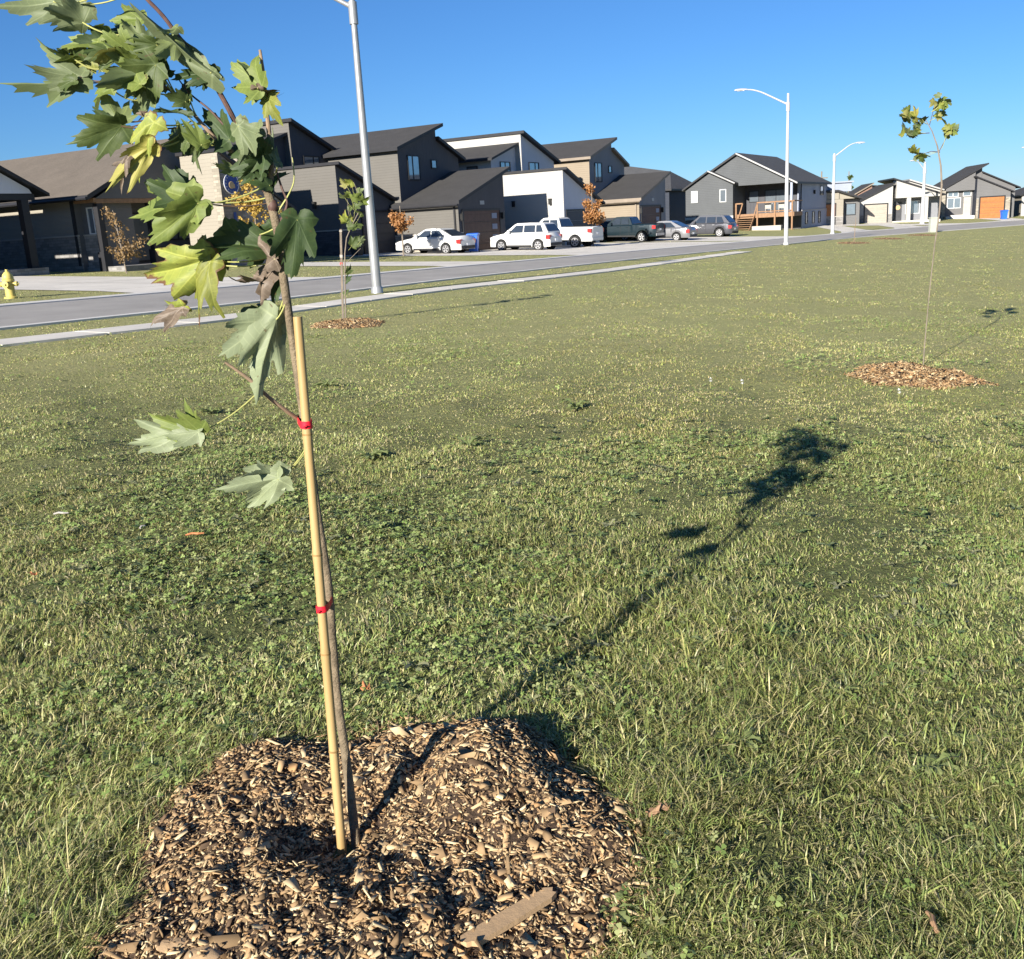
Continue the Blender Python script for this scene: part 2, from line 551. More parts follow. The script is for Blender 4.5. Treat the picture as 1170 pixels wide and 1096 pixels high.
def slabs(name, left, right, h, mat, per=5, gap=.03):
    """a walk cast in separate slabs with open joints"""
    mb = MB()
    n = min(len(left), len(right))
    for i in range(0, n - per, per):
        A = [left[i], left[i + per], right[i + per], right[i]]
        L_ = math.hypot(A[1][0] - A[0][0], A[1][1] - A[0][1])
        k = gap / L_
        q = [A[0], (A[1][0] + (A[0][0] - A[1][0]) * k, A[1][1] + (A[0][1] - A[1][1]) * k), (A[2][0] + (A[3][0] - A[2][0]) * k, A[2][1] + (A[3][1] - A[2][1]) * k), A[3]]
        dz = random.uniform(-.004, .004)
        mb.mesh([(x, y, gz(x, y) - .2) for x, y in q] + [(x, y, gz(x, y) + h + dz) for x, y in q], [(0, 1, 2, 3), (7, 6, 5, 4), (1, 0, 4, 5), (2, 1, 5, 6), (3, 2, 6, 7), (0, 3, 7, 4)])
    o = mb.build(name, mat)
    bm_fix(o)
    tag(o, kind='structure')


def strip(name, left, right, h, mat, kind='structure', skirt=True):
    n = min(len(left), len(right))
    mb = MB()
    for i in range(n):
        for p in (left[i], right[i]):
            mb.v.append((p[0], p[1], gz(*p) + h))
    for i in range(n - 1):
        mb.f.append([2 * i, 2 * i + 1, 2 * i + 3, 2 * i + 2]); mb.m.append(0)
    if skirt:
        b = len(mb.v)
        for i in range(n):
            for p in (left[i], right[i]):
                mb.v.append((p[0], p[1], gz(*p) - .25))
        for i in range(n - 1):
            mb.f.append([2 * i + 2, b + 2 * i + 2, b + 2 * i, 2 * i]); mb.m.append(0)
            mb.f.append([2 * i + 1, b + 2 * i + 1, b + 2 * i + 3, 2 * i + 3]); mb.m.append(0)
        mb.f.append([0, b, b + 1, 1]); mb.m.append(0)
        mb.f.append([2 * n - 1, b + 2 * n - 1, b + 2 * n - 2, 2 * n - 2]); mb.m.append(0)
    o = mb.build(name, mat)
    if kind: tag(o, kind=kind)
    return o


def even(pl, n):
    """n points evenly spread along a polyline"""
    L = [0]
    for a, b in zip(pl[:-1], pl[1:]): L.append(L[-1] + math.hypot(b[0] - a[0], b[1] - a[1]))
    out = []
    j = 0
    for i in range(n):
        s = L[-1] * i / (n - 1)
        while j < len(L) - 2 and L[j + 1] < s: j += 1
        t = (s - L[j]) / (L[j + 1] - L[j])
        out.append((pl[j][0] + (pl[j + 1][0] - pl[j][0]) * t, pl[j][1] + (pl[j + 1][1] - pl[j][1]) * t))
    return out


rn, rf, wk = smooth(ROAD_NEAR), smooth(ROAD_FAR), smooth(WALK, 2)
strip('road', even(rf, 160), even(rn, 160), .022, MT['asphalt'])
strip('far_curb', offset(rf, .55), rf, .05, MT['curb'])
strip('near_curb', rn, offset(rn, -.22), .04, MT['curb'])
wl = offset(wk, .82)
slabs('pavement', even(wl, 151), even(wk, 151), .035, MT['concrete'], 5)

PAVED = [[*rf, *reversed(rn)], [*wl, *reversed(wk)]]


def inside(poly, X, Y):
    r = np.zeros(X.shape, bool)
    n = len(poly)
    for i in range(n):
        x0, y0 = poly[i]; x1, y1 = poly[(i + 1) % n]
        if y0 == y1: continue
        c = ((y0 > Y) != (y1 > Y)) & (X < (x1 - x0) * (Y - y0) / (y1 - y0) + x0)
        r ^= c
    return r


# ------------------------------------------------------------------ land
def build_ground():
    xs = np.unique(np.round(np.concatenate([np.array([-600, -300, -150, -80, -50, -35, -25, -18, -14, -11.]), np.arange(-9, 10.01, .1), np.array([11, 13, 16, 20, 26, 35, 50, 75, 110, 170, 300, 600.])]), 3))
    ys = np.unique(np.round(np.concatenate([np.array([-60, -20, -8, -3, -1.]), np.arange(0, 13.01, .1), np.arange(13, 50, 1.), np.arange(50, 151, 2.), np.array([170, 200, 260, 350, 500, 800, 1200.])]), 3))
    X, Y = np.meshgrid(xs, ys)
    Z = gzn(X, Y) + lumps(X, Y)
    v = np.stack([X, Y, Z], -1).reshape(-1, 3)
    nx, ny = len(xs), len(ys)
    i = np.arange(ny - 1)[:, None] * nx + np.arange(nx - 1)[None]
    q = np.stack([i, i + 1, i + nx + 1, i + nx], -1).reshape(-1, 4)
    n = len(q)
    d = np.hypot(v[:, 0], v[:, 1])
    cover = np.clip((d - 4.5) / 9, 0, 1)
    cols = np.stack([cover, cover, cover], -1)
    m, nt, b = nodes_of('lawn_soil_and_turf')
    tc = N(nt, 'ShaderNodeTexCoord'); vec = tc.outputs['Object']
    a = N(nt, 'ShaderNodeVertexColor', layer_name='tint')
    f1 = noise(nt, vec, .22, 4, .55)
    f2 = noise(nt, vec, 1.6, 6, .7)
    f3 = noise(nt, vec, 22, 5, .75)
    f4 = noise(nt, vec, .9, 3, .6)
    turf = ramp(nt, f2, [(.25, (.24, .262, .098)), (.5, (.335, .335, .135)), (.72, (.42, .395, .19))])
    turf = mixc(nt, ramp(nt, f1, [(.35, 0.0), (.7, .6)]), turf, (.33, .285, .135))
    turf = mixc(nt, ramp(nt, f4, [(.62, 0.0), (.78, .55)]), turf, (.16, .215, .07))
    turf = mixc(nt, .5, turf, mixc(nt, f3, (.155, .165, .06), (.44, .42, .20)))
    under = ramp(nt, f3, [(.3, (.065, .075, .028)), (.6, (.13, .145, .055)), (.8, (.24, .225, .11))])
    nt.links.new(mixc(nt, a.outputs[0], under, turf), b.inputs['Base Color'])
    setin(b, Roughness=.9)
    b.inputs['Specular IOR Level'].default_value = .15
    bump(nt, b, math_n(nt, 'ADD', f3, math_n(nt, 'MULTIPLY', f2, .8)), .9, .05)
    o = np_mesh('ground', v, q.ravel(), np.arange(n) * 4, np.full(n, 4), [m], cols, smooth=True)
    tag(o, kind='structure')


build_ground()

# ------------------------------------------------------------------ house kit.  local x = towards the street, y = along the street away from us, z up
HEAD = R(31)


def frame(px, py, dist, hd=HEAD):
    P = at(px, py, dist)
    return P, -hd


class House:
    def __init__(s, name, label, px, py, dist, hd=HEAD, group=None):
        s.P = at(px, py, dist)
        s.hd = hd
        s.o = empty(name, s.P, -hd)
        tag(s.o, label, 'house', group)

    def world(s, x, y):
        c, d = math.cos(s.hd), math.sin(s.hd)
        return (s.P.x + x * c + y * d, s.P.y - x * d + y * c)

    def block(s, x0, x1, prof, side, front, base=-1.2, wainscot=None):
        """walls of one volume; prof = [(y,z), ...] roof line from near to far"""
        poly = [(prof[0][0], base), (prof[-1][0], base)] + [(y, z - .02) for y, z in reversed(prof)]
        mb = MB()
        n = len(poly)
        mb.prism_x(poly, x0, x1, [0] * n, 1)
        w = mb.build('wall', [side, front], s.o)
        if wainscot:
            wm = MB()
            mat, z1, sides = wainscot
            y0, y1 = prof[0][0], prof[-1][0]
            e = .06
            if 's' in sides:
                wm.box(x0, x1 + e, y0 - e, y0, base, z1, 0); wm.box(x0, x1 + e + .03, y0 - e - .03, y0, z1, z1 + .07, 1)
            if 'f' in sides:
                for a, b in sides['f']:
                    wm.box(x1, x1 + e, a, b, base, z1 - .004, 0); wm.box(x1, x1 + e + .03, a, b, z1 - .004, z1 + .064, 1)
            wm.build('stone_base', [mat, MT['sill']], s.o)
        return w

    def roof(s, x0, x1, segs, shingle, fascia, ox=.35, ox0=.2, th=.2, name='roof'):
        """segs = [(ya,za,yb,zb,overhang a,overhang b)]"""
        mb = MB()
        for k, (ya, za, yb, zb, oa, ob) in enumerate(segs):
            sl = (zb - za) / (yb - ya)
            ya2, yb2 = ya - oa, yb + ob
            a, b = za - sl * oa, zb + sl * ob
            e = .004 * k
            poly = [(ya2, a), (yb2, b), (yb2, b + th), (ya2, a + th)]
            mb.prism_x(poly, x0 - ox0 - e, x1 + ox + e, [1, 1, 0, 1], 1)
        return mb.build(name, [shingle, fascia], s.o)

    def gable_x(s, y0, y1, x0, xr, x1, z0, zr, z1, shingle, fascia, oy=.35, oxe=.35, th=.2, oyb=.2):
        """roof whose ridge runs along y"""
        mb = MB()
        sl = (zr - z0) / (xr - x0); sr = (z1 - zr) / (x1 - xr)
        mb.prism_y([(x0 - oxe, z0 - sl * oxe), (xr, zr), (xr, zr + th), (x0 - oxe, z0 - sl * oxe + th)], y0 - oy, y1 + oyb, [1, 1, 0, 1], 1)
        mb.prism_y([(xr, zr), (x1 + oxe, z1 + sr * oxe), (x1 + oxe, z1 + sr * oxe + th), (xr, zr + th)], y0 - oy - .004, y1 + oyb + .004, [1, 1, 0, 1], 1)
        return mb.build('roof', [shingle, fascia], s.o)

    def window(s, plane, p, a0, a1, z0, z1, frm=None, mull=(), w=.06, pane='house_glass'):
        """plane 'f': wall at x=p facing the street; 's': wall at y=p facing us"""
        frm = frm or MT['frame_black']
        mb = MB()
        d0, d1 = (-.02, .07)

        def bx(m, a, b, c, e, q0, q1):
            if plane == 'f': m.box(p + q0, p + q1, a, b, c, e)
            else: m.box(a, b, p - q1, p - q0, c, e)
        bx(mb, a0, a1, z0, z0 + w, d0, d1); bx(mb, a0, a1, z1 - w, z1, d0, d1)
        bx(mb, a0, a0 + w, z0 + w, z1 - w, d0, d1); bx(mb, a1 - w, a1, z0 + w, z1 - w, d0, d1)
        for t in mull:
            q = a0 + (a1 - a0) * t
            bx(mb, q - w / 2, q + w / 2, z0 + w, z1 - w, d0, d1 - .01)
        f = mb.build('window', frm, s.o)
        g = MB()
        bx(g, a0 + w, a1 - w, z0 + w, z1 - w, -.01, .03)
        g.build('pane', MT[pane], f)
        return f

    def garage(s, x, y0, y1, z1, mat, lites=None, z0=-.3):
        mb = MB()
        n = 4
        for i in range(n):
            a = z0 + (z1 - z0) * i / n; b = z0 + (z1 - z0) * (i + 1) / n
            mb.box(x - .02, x + .035, y0, y1, a + .012, b - .012)
        d = mb.build('garage_door', mat, s.o)
        t = MB()
        t.box(x - .02, x + .06, y0 - .12, y0 - .005, z0, z1 + .12); t.box(x - .02, x + .06, y1 + .005, y1 + .12, z0, z1 + .12)
        t.box(x - .02, x + .06, y0 - .005, y1 + .005, z1 + .005, z1 + .12)
        t.build('door_trim', MT['frame_black'], d)
        if lites:
            ya, yb = lites
            for i in range(n):
                a = z0 + (z1 - z0) * i / n; b = z0 + (z1 - z0) * (i + 1) / n
                if b < .4: continue
                q = MB(); q.box(x + .03, x + .055, ya, yb, a + .17, b - .17)
                q.build('door_lite', MT['door_grey' if mat is MT['door_grey'] else 'slate_blue'], d)
        return d

    def lamp(s, plane, p, a, z):
        mb = MB()
        if plane == 's':
            mb.box(a - .07, a + .07, p - .05, p, z - .12, z + .2); mb.box(a - .09, a + .09, p - .2, p - .05, z - .2, z + .16); mb.box(a - .11, a + .11, p - .22, p - .03, z + .16, z + .2)
        else:
            mb.box(p, p + .05, a - .07, a + .07, z - .12, z + .2); mb.box(p + .05, p + .2, a - .09, a + .09, z - .2, z + .16); mb.box(p + .03, p + .22, a - .11, a + .11, z + .16, z + .2)
        mb.build('wall_lamp', MT['black_metal'], s.o)

    def plate(s, x, y0, y1, z0, z1):
        mb = MB(); mb.box(x, x + .03, y0, y1, z0, z1); mb.build('house_plate', MT['galv'], s.o)

    def drive(s, y0, y1, x0=.15, label=None):
        """concrete driveway from the garage to the street, lying on the land"""
        rows = []
        poly = [*[(p[0], p[1]) for p in rf], (rf[-1][0] + 60, rf[-1][1] - 60), (rf[0][0] + 60, rf[0][1] - 60)]
        ends = []
        for y in (y0, (y0 + y1) / 2, y1):
            x = x0
            while x < 45:
                w = s.world(x, y)
                if inside(poly, np.array([w[0]]), np.array([w[1]]))[0]: break
                x += .1
            ends.append(x)
        mb = MB()
        n = 30
        pts = []
        for i in range(n + 1):
            t = i / n
            row = []
            for j, (y, e) in enumerate(zip((y0, (y0 + y1) / 2, y1), ends)):
                fl = max(0, (t - .8) / .2) * .7 * (j - 1)          # apron flares at the street
                w = s.world(x0 + (e + .1 - x0) * t, y + fl)
                row.append((w[0], w[1], gz(*w) + .018))
            pts.append(row)
        for i in range(n):
            for j in range(2):
                q = [Vector(p) for p in (pts[i][j], pts[i + 1][j], pts[i + 1][j + 1], pts[i][j + 1])]
                if i % 8 == 7: q[1], q[2] = q[1].lerp(q[0], .08), q[2].lerp(q[3], .08)      # joints
                if j == 0: q[3], q[2] = q[3].lerp(q[0], .015), q[2].lerp(q[1], .015)
                mb.face(q)
        PAVED.append([(p[0][0], p[0][1]) for p in pts] + [(p[2][0], p[2][1]) for p in reversed(pts)])
        o = mb.build('driveway', MT['concrete'])
        tag(o, kind='structure')


# ---- house with the split roof whose near half is higher (tan / taupe)
def split_house(name, label, px, py, dist, side, sill_h, dooryz, door_mat, fascia, front, group):
    h = House(name, label, px, py, dist, group=group)
    h.block(-6, 0, [(0, 2.9), (5.5, 4.72)], side, front, wainscot=(MT['stone_light'], sill_h, {'s': 1, 'f': [(0.0, dooryz[0] - .15)]}) if sill_h else None)
    h.roof(-6, 0, [(0, 2.9, 5.5, 4.72, .4, .4)], MT['roof_dark'], fascia)
    h.block(-14.5, -4.2, [(0, 6.3), (4.3, 7.68)], side, front)
    h.block(-14.5, -4.25, [(4.3, 7.0), (6.9, 5.95)], side, front)
    h.roof(-14.5, -4.2, [(0, 6.3, 4.3, 7.68, .45, .45)], MT['roof_dark'], fascia)
    h.roof(-14.5, -4.3, [(4.3, 7.0, 6.9, 5.95, 0, .5)], MT['roof_dark'], fascia, name='lower_roof')
    h.window('f', -4.2, .95, 2.25, 4.45, 5.95, mull=(.42,)); h.window('f', -4.2, 3.55, 4.2, 5.2, 5.75)
    h.garage(0, dooryz[0], dooryz[1], dooryz[2], door_mat, lites=(dooryz[1] - .95, dooryz[1] - .35))
    mb = MB(); mb.box(-.3, -.2, -.1, -.008, -1, 2.72); mb.build('downspout', fascia, h.o)
    mb = MB(); mb.tube([(-6.1, -.5, 2.72), (.3, -.5, 2.72)], .07, 6); mb.build('gutter', fascia, h.o)
    h.lamp('f', 0, dooryz[0] - .28, 2.0); h.lamp('f', 0, dooryz[1] + .3, 2.0)
    h.plate(0, 2.5, 3.0, 2.72, 2.95)
    return h


G_MOD = 'modern two-storey houses along the street'
H3 = split_house('modern_house', 'taupe two-storey house with split roof and brown garage door behind the white sedan', 526.5, 287, 62, MT['taupe'], 1.05, (.5, 4.75, 2.35), MT['door_brown'], MT['fascia_black'], MT['charcoal'], G_MOD)
H5 = split_house('modern_house', 'tan two-storey house with split roof and dark brown garage door behind the teal pickup', 731, 271, 80, MT['tan'], 0, (.4, 4.3, 2.3), MT['door_brown'], MT['fascia_tan'], MT['grey_front'], G_MOD)


# ---- its twin with the far half higher and a tall garage front (charcoal / white)
def tall_house(name, label, px, py, dist, side, front, door, group, yt, wains=None, fascia=None, lower=True, ymax=5.0):
    fascia = fascia or MT['fascia_black']
    h = House(name, label, px, py, dist, group=group)
    h.block(-6, 0, [(0, 5.0), (5.5, 2.85)], side, front, wainscot=wains)
    h.roof(-6, 0, [(0, 5.0, 5.5, 2.85, .06, .45)], MT['roof_dark'], fascia, th=.16)
    h.block(-14.5, -5, [(yt, 7.9), (yt + ymax, 6.15)], side, front)
    h.roof(-14.5, -5, [(yt, 7.9, yt + ymax, 6.15, .1, .5)], MT['roof_dark'], fascia)
    if lower:
        h.block(-14.5, -5.5, [(yt - 3.5, 6.15), (yt, 7.2)], side, front)
        h.roof(-14.5, -5.5, [(yt - 3.5, 6.15, yt, 7.2, .45, -.02)], MT['roof_dark'], fascia, th=.16, name='lower_roof')
        h.window('f', -5.5, yt - 2.3, yt - .9, 5.3, 6.0, mull=(.5,))
    h.window('f', -5, yt + 1.0, yt + 2.5, 5.35, 6.0, mull=(.62,))
    return h


H2 = tall_house('modern_house', 'taupe and charcoal two-storey house with tall garage front behind the near street lamp', 392, 290, 60, MT['taupe'], MT['charcoal'], MT['door_dark'], G_MOD, 2.0,
                wains=(MT['stone_dark'], 1.32, {'s': 1, 'f': [(0, 1.7)]}), ymax=4.3)
H2.garage(0, 2.1, 5.2, 2.3, MT['door_dark']); H2.lamp('s', 0, -1.75, 2.85); H2.plate(0.04, .75, 1.5, 1.46, 1.72)
H4 = tall_house('modern_house', 'white two-storey house with tall white garage front behind the white pickup', 646, 281, 70, MT['white_siding'], MT['white_front'], MT['door_dark'], G_MOD, 3.3)
H4.garage(0, .35, 4.6, 2.3, MT['door_dark']); H4.lamp('s', 0, -1.0, 3.0); H4.lamp('s', 0, -3.9, 3.0)
H4.window('s', -.2, -7.5, -6.6, 5.3, 5.75)

# ---- brick-brown bungalow on the left with its stone garage tower
H1 = House('bungalow', 'brown roofed bungalow with stone garage tower bearing a round blue emblem', 118, 303, 44)
H1.block(-13, -1.35, [(0, 2.95), (4.6, 5.2), (9.2, 2.95)], MT['cream'], MT['grey_siding'], wainscot=(MT['stone_grey'], 1.25, {'s': 1}))
H1.block(-1.35, -.35, [(.35, 2.9), (2.2, 2.9)], MT['grey_siding'], MT['grey_siding'], wainscot=(MT['stone_grey'], 1.25, {'s': 1}))
H1.window('s', .35, -.95, -.5, 1.3, 2.45, frm=MT['frame_white'], mull=())
H1.roof(-13, 0, [(0, 2.95, 4.6, 5.2, .5, 0), (4.6, 5.2, 9.2, 2.95, 0, .5)], MT['roof_brown'], MT['fascia_black'], ox=.3)
mb = MB(); mb.prism_x([(.1, 2.78), (9.1, 2.78), (4.6, 5.12)], -.2, 0, 0, 0); mb.build('gable_panel', MT['grey_siding'], H1.o)
mb = MB(); mb.box(-1.3, .02, -.02, .12, 2.62, 2.8); mb.box(-.12, .0, .12, 9.0, 2.58, 2.77); mb.build('porch_beam', MT['cedar'], H1.o)
for yy in (.15, 2.9):
    mb = MB(); mb.box(-.3, -.02, yy, yy + .28, -1, 2.58); mb.box(-.36, .04, yy - .06, yy + .34, -1, .55); mb.build('porch_post', MT['fascia_black'], H1.o)
mb = MB(); mb.box(-1.35, 1.2, .2, 4.0, -1, -.08); mb.build('porch_floor', MT['stone_grey'], H1.o)
H1.window('f', -1.35, 2.9, 3.9, .0, 2.2); H1.window('f', -1.35, 4.6, 6.4, .9, 2.2, mull=(.5,))  # dark door and window, added to darken the porch inside
H1.block(-3.6, -.5, [(9.25, 4.72), (11.6, 4.6)], MT['cream'], MT['grey_siding']); H1.roof(-3.6, -.5, [(9.25, 4.72, 11.6, 4.6, .0, .3)], MT['roof_brown'], MT['fascia_black'], ox=.1, ox0=0, th=.12, name='rear_roof')  # unseen rear wing, added to throw shade on the next house's wall
H1.block(-9, -3.65, [(9.25, 5.6), (11.6, 5.5)], MT['cream'], MT['grey_siding']); H1.roof(-9, -3.65, [(9.25, 5.6, 11.6, 5.5, .0, .3)], MT['roof_brown'], MT['fascia_black'], ox=.0, th=.12, name='rear_roof')  # taller unseen wing, added for the step in that cast shadow
mb = MB(); mb.box(-1.5, -1.35, -.09, -.0, .0, 2.8); mb.build('downspout', MT['fascia_black'], H1.o)
mb = MB(); mb.tube([(-13, -.56, 2.78), (.3, -.56, 2.78)], .07, 6); mb.build('gutter', MT['fascia_black'], H1.o)
# stone tower in front: placed by its own corner, expressed in the bungalow's axes
Tq = at(262, 291, 46.3)
dx, dy = Tq.x - H1.P.x, Tq.y - H1.P.y
c31, s31 = math.cos(HEAD), math.sin(HEAD)
tx, ty, tz = dx * c31 - dy * s31, dx * s31 + dy * c31, Tq.z - H1.P.z
mb = MB(); mb.prism_x([(ty, -1.5), (ty + 4.1, -1.5), (ty + 4.1, tz + 2.1), (ty, tz + 4.44)], tx - 2.4, tx, 0, 1)
tw = mb.build('garage_tower', [MT['cream'], MT['stone_grey']], H1.o)
mb = MB(); mb.box(tx - .40, tx + .03, ty - .05, ty + .0, -1.5, tz + 4.36); mb.build('stone_corner', MT['stone_light'], tw)
mb = MB()
sl = (2.1 - 4.44) / 4.1
mb.prism_x([(ty - .06, tz + 4.46), (ty + 4.5, tz + 4.44 + sl * 4.5), (ty + 4.5, tz + 4.58 + sl * 4.5), (ty - .06, tz + 4.60)], tx - 2.6, tx + .2, [0, 0, 1, 0], 0)
mb.build('tower_roof', [MT['fascia_black'], MT['roof_dark']], tw)
ey, ez = ty + .60, tz + 3.10
e1 = MB(); e1.lathe([(.46, 0), (.46, .05)], 28, (tx + .01, ey, ez), 'x'); em = e1.build('emblem', MT['white_paint'], tw)
e2 = MB(); e2.lathe([(.42, .05), (.42, .058)], 28, (tx + .01, ey, ez), 'x'); e2.build('emblem_disc', MT['blue_emblem'], em)
e3 = MB()
for k in range(14):
    if k in (10, 11): continue
    a = R(60 + k * 24)
    e3.box(tx + .066, tx + .074, ey + .34 * math.cos(a) - .028, ey + .34 * math.cos(a) + .028, ez + .34 * math.sin(a) - .035, ez + .34 * math.sin(a) + .035)
e3.build('emblem_marks', MT['slate_blue'], em)
e4 = MB(); e4.lathe([(.17, 0.066), (.15, .08)], 10, (tx + .01, ey - .03, ez - .06), 'x'); e4.box(tx + .076, tx + .086, ey - .1, ey + .17, ez - .2, ez - .02); e4.build('emblem_figure', MT['gold_emblem'], em)
mb = MB(); mb.box(tx + .005, tx + .025, ty + .55, ty + .72, tz + 1.2, tz + 1.85); mb.build('blue_plate', MT['blue_emblem'], tw)
TOWER = H1.world(tx, ty)

# ---- neighbour at the left edge: only its porch is in view
H0 = House('bungalow', 'house at the left edge with white porch gable and dark porch post', 38, 306, 42)
H0.roof(-2.6, 0.1, [(-3.6, 2.88, -1.2, 4.05, .1, 0), (-1.2, 4.05, 1.0, 2.88, 0, .1)], MT['roof_brown'], MT['fascia_black'], ox=.2, th=.12)
mb = MB(); mb.box(-2.8, .35, -4.1, -3.95, -1, 2.8); mb.build('unseen_shade_wall', MT['grey_siding'], H0.o)  # unseen wall, added to stop sun passing under the open porch
mb = MB(); mb.prism_x([(-3.4, 2.95), (.5, 2.95), (.4, 3.12), (-1.2, 3.99), (-3.1, 3.08)], -.15, 0, 0, 0); mb.build('porch_gable', MT['white_front'], H0.o)
for yy in (-.05, -3.6):
    mb = MB(); mb.box(-.3, .02, yy, yy + .32, -1, 2.7); mb.build('porch_post', MT['fascia_black'], H0.o)
mb = MB(); mb.box(-.28, .0, -3.8, .6, 2.7, 2.94); mb.box(-2.6, -.28, .3, .55, 2.7, 2.94); mb.build('porch_beam', MT['fascia_black'], H0.o)
mb = MB(); mb.box(-2.8, .3, -3.8, .5, -1, -.02); mb.build('porch_floor', MT['stone_grey'], H0.o)
H0.block(-14, -2.8, [(-12, 3.4), (-6.4, 5.3), (-.75, 3.4)], MT['grey_siding'], MT['grey_siding'])
H0.roof(-14, -2.8, [(-12, 3.4, -6.4, 5.3, .5, 0), (-6.4, 5.3, -.75, 3.4, 0, .5)], MT['roof_brown'], MT['fascia_black'], ox=.1, name='main_roof')

# ---- grey hip-roofed house behind the tan one
H6 = House('hip_roof_house', 'dark navy house with hipped roof half hidden behind the tan house', 765, 257.5, 112)
ze = at(765, 215.6, 112).z - H6.P.z; zr_ = at(780, 195, 117).z - H6.P.z; zl_ = at(712, 187, 121).z - H6.P.z
H6.block(-11, 0, [(0, ze), (10, ze)], MT['navy'], MT['navy'])
mb = MB()
e0, e1_, e2_ = -.4, 10.4, ze - .03
A_, B_, C_, D_ = (-11.4, e0, e2_), (.4, e0, e2_), (.4, e1_, e2_), (-11.4, e1_, e2_)
r1, r2 = (-9.0, 5, zl_), (-1.8, 5, zr_)
mb.face([A_, B_, r2, r1]); mb.face([B_, C_, r2]); mb.face([C_, D_, r1, r2]); mb.face([D_, A_, r1]); mb.face([D_, C_, B_, A_], 1)
for p, q in ((A_, B_), (B_, C_), (C_, D_), (D_, A_)): mb.bar(Vector(p) - Vector((0, 0, .1)), Vector(q) - Vector((0, 0, .1)), .06, .2, 1)
mb.build('roof', [MT['roof_slate'], MT['fascia_black']], H6.o)
mb = MB(); mb.prism_y([(-9.6, ze + .1), (-5.4, ze + .1), (-7.5, ze + 1.6)], -.9, 2.0, 0, 0); mb.build('front_gable', MT['grey_siding'], H6.o)
mb = MB(); mb.bar((-7.6, -1.0, ze + 1.75), (-5.0, -1.0, ze), .1, .14, 0); mb.bar((-7.4, -1.0, ze + 1.75), (-10.0, -1.0, ze), .1, .14, 0); mb.build('gable_trim', MT['sill'], H6.o)

# ---- grey bungalow with cedar deck
H7 = House('deck_house', 'slate grey gabled bungalow with cedar deck stairs and a long blue-grey side wall', 906, 260.5, 97)
mb = MB()
mb.prism_y([(-10.4, -1), (-5.6, -1), (-5.6, 4.45), (-8.0, 5.6), (-10.4, 4.1)], -.9, 6, 1, 0)
mb.prism_y([(-5.6, -1), (0, -1), (0, 4.2), (-5.6, 4.2)], 3.0, 13.4, 2, 3)  # recess end wall in charcoal: covered porch's shade put into the colour
mb.prism_y([(-10.3, 2.0), (-5.6, 2.0), (-5.6, 6.9), (-10.3, 4.15)], 5.9, 13.4, 0, 0)
mb.prism_y([(-10.3, 4.2), (0, 4.2), (-5.5, 7.05)], 0.0, 13.3, 0, 0)
mb.build('wall', [MT['slate_siding'], MT['slate_siding'], MT['slate_blue'], MT['charcoal']], H7.o)
H7.gable_x(0, 13.4, -10.4, -5.5, 0, 4.22, 7.08, 4.22, MT['roof_slate'], MT['fascia_black'], oy=.35, oyb=.4)
mb = MB(); mb.bar((-5.5, -.40, 7.2), (.45, -.40, 4.1), .06, .13); mb.bar((-8.0, -1.30, 5.74), (-5.3, -1.30, 4.44), .06, .11); mb.build('white_rake_trim', MT['fascia_white'], H7.o)
H7.gable_x(-.9, .3, -10.4, -8.0, -5.6, 4.15, 5.62, 4.45, MT['roof_slate'], MT['fascia_black'], oy=.35, oxe=.25, oyb=.1, th=.17)
mb = MB(); mb.box(-10.45, -5.55, -.98, -.9, 1.2, 1.45); mb.build('base_trim', MT['fascia_white'], H7.o)
mb = MB(); mb.box(0, .07, 3.0, 13.45, -1, 1.55, 0); mb.box(0, .1, 3.0, 13.45, 1.55, 1.62, 1); mb.build('stone_base', [MT['slate_blue'], MT['sill']], H7.o)
H7.window('s', -.9, -9.8, -9.15, 2.85, 3.95, frm=MT['frame_white'], pane='sill'); H7.window('s', -.9, -6.9, -6.25, 2.75, 3.95, frm=MT['frame_white'], mull=())
for a in (4.2, 6.9, 9.4): H7.window('f', .07, a, a + .85, .25, 1.4)
H7.window('f', 0, 10.2, 11.6, 3.0, 3.9); H7.lamp('f', 0, 7.6, 3.3)
H7.window('s', 3.0, -3.6, -1.4, 1.7, 3.7, mull=(.5,)); H7.window('s', 3.0, -5.2, -4.2, 2.6, 3.7)
mb = MB(); mb.box(-5.55, .05, -.05, 2.95, 1.3, 1.5); mb.box(-5.55, .05, -.12, -.05, 1.1, 1.5); mb.box(0.05, .12, -.12, 2.95, 1.1, 1.5); dk = mb.build('deck', MT['cedar'], H7.o)
for x in (-5.5, -3.4, -1.7, -.05):
    q = MB(); q.box(x - .07, x + .07, -.25, -.13, -1, 2.55); q.build('post', MT['cedar'], dk)
q = MB(); q.box(-3.4, 0, -.27, -.12, 2.45, 2.57); q.box(-3.4, 0, -.24, -.14, 1.62, 1.7); q.box(-5.5, -4.85, -.27, -.12, 2.45, 2.57); q.box(0.0, .12, -.1, 2.9, 2.45, 2.57)
q.bar((-4.85, -.2, 2.5), (-5.15, -.2, 1.5), .1, .1); q.bar((-3.4, -.2, 2.5), (-3.75, -.2, 1.2), .1, .1)
q.build('railing', MT['cedar'], dk)
st = MB()
for i in range(8):
    z = 1.32 - i * .19
    st.box(-5.1, -3.7, -.3 - i * .26, -.02 - i * .26 - .02, z - .045, z)
st.bar((-5.15, -.1, 1.35), (-5.15, -2.3, -.35), .06, .28); st.bar((-3.65, -.1, 1.35), (-3.65, -2.3, -.35), .06, .28)
st.build('stair', MT['cedar'], dk)
q = MB(); q.box(-.35, -.12, 3.0 - .25, 3.0 - .01, 1.5, 4.2); q.build('porch_post', MT['slate_blue'], H7.o)
q = MB(); q.box(-.32, -.1, -.02, .2, 1.5, 4.2); q.build('porch_post', MT['slate_blue'], H7.o)

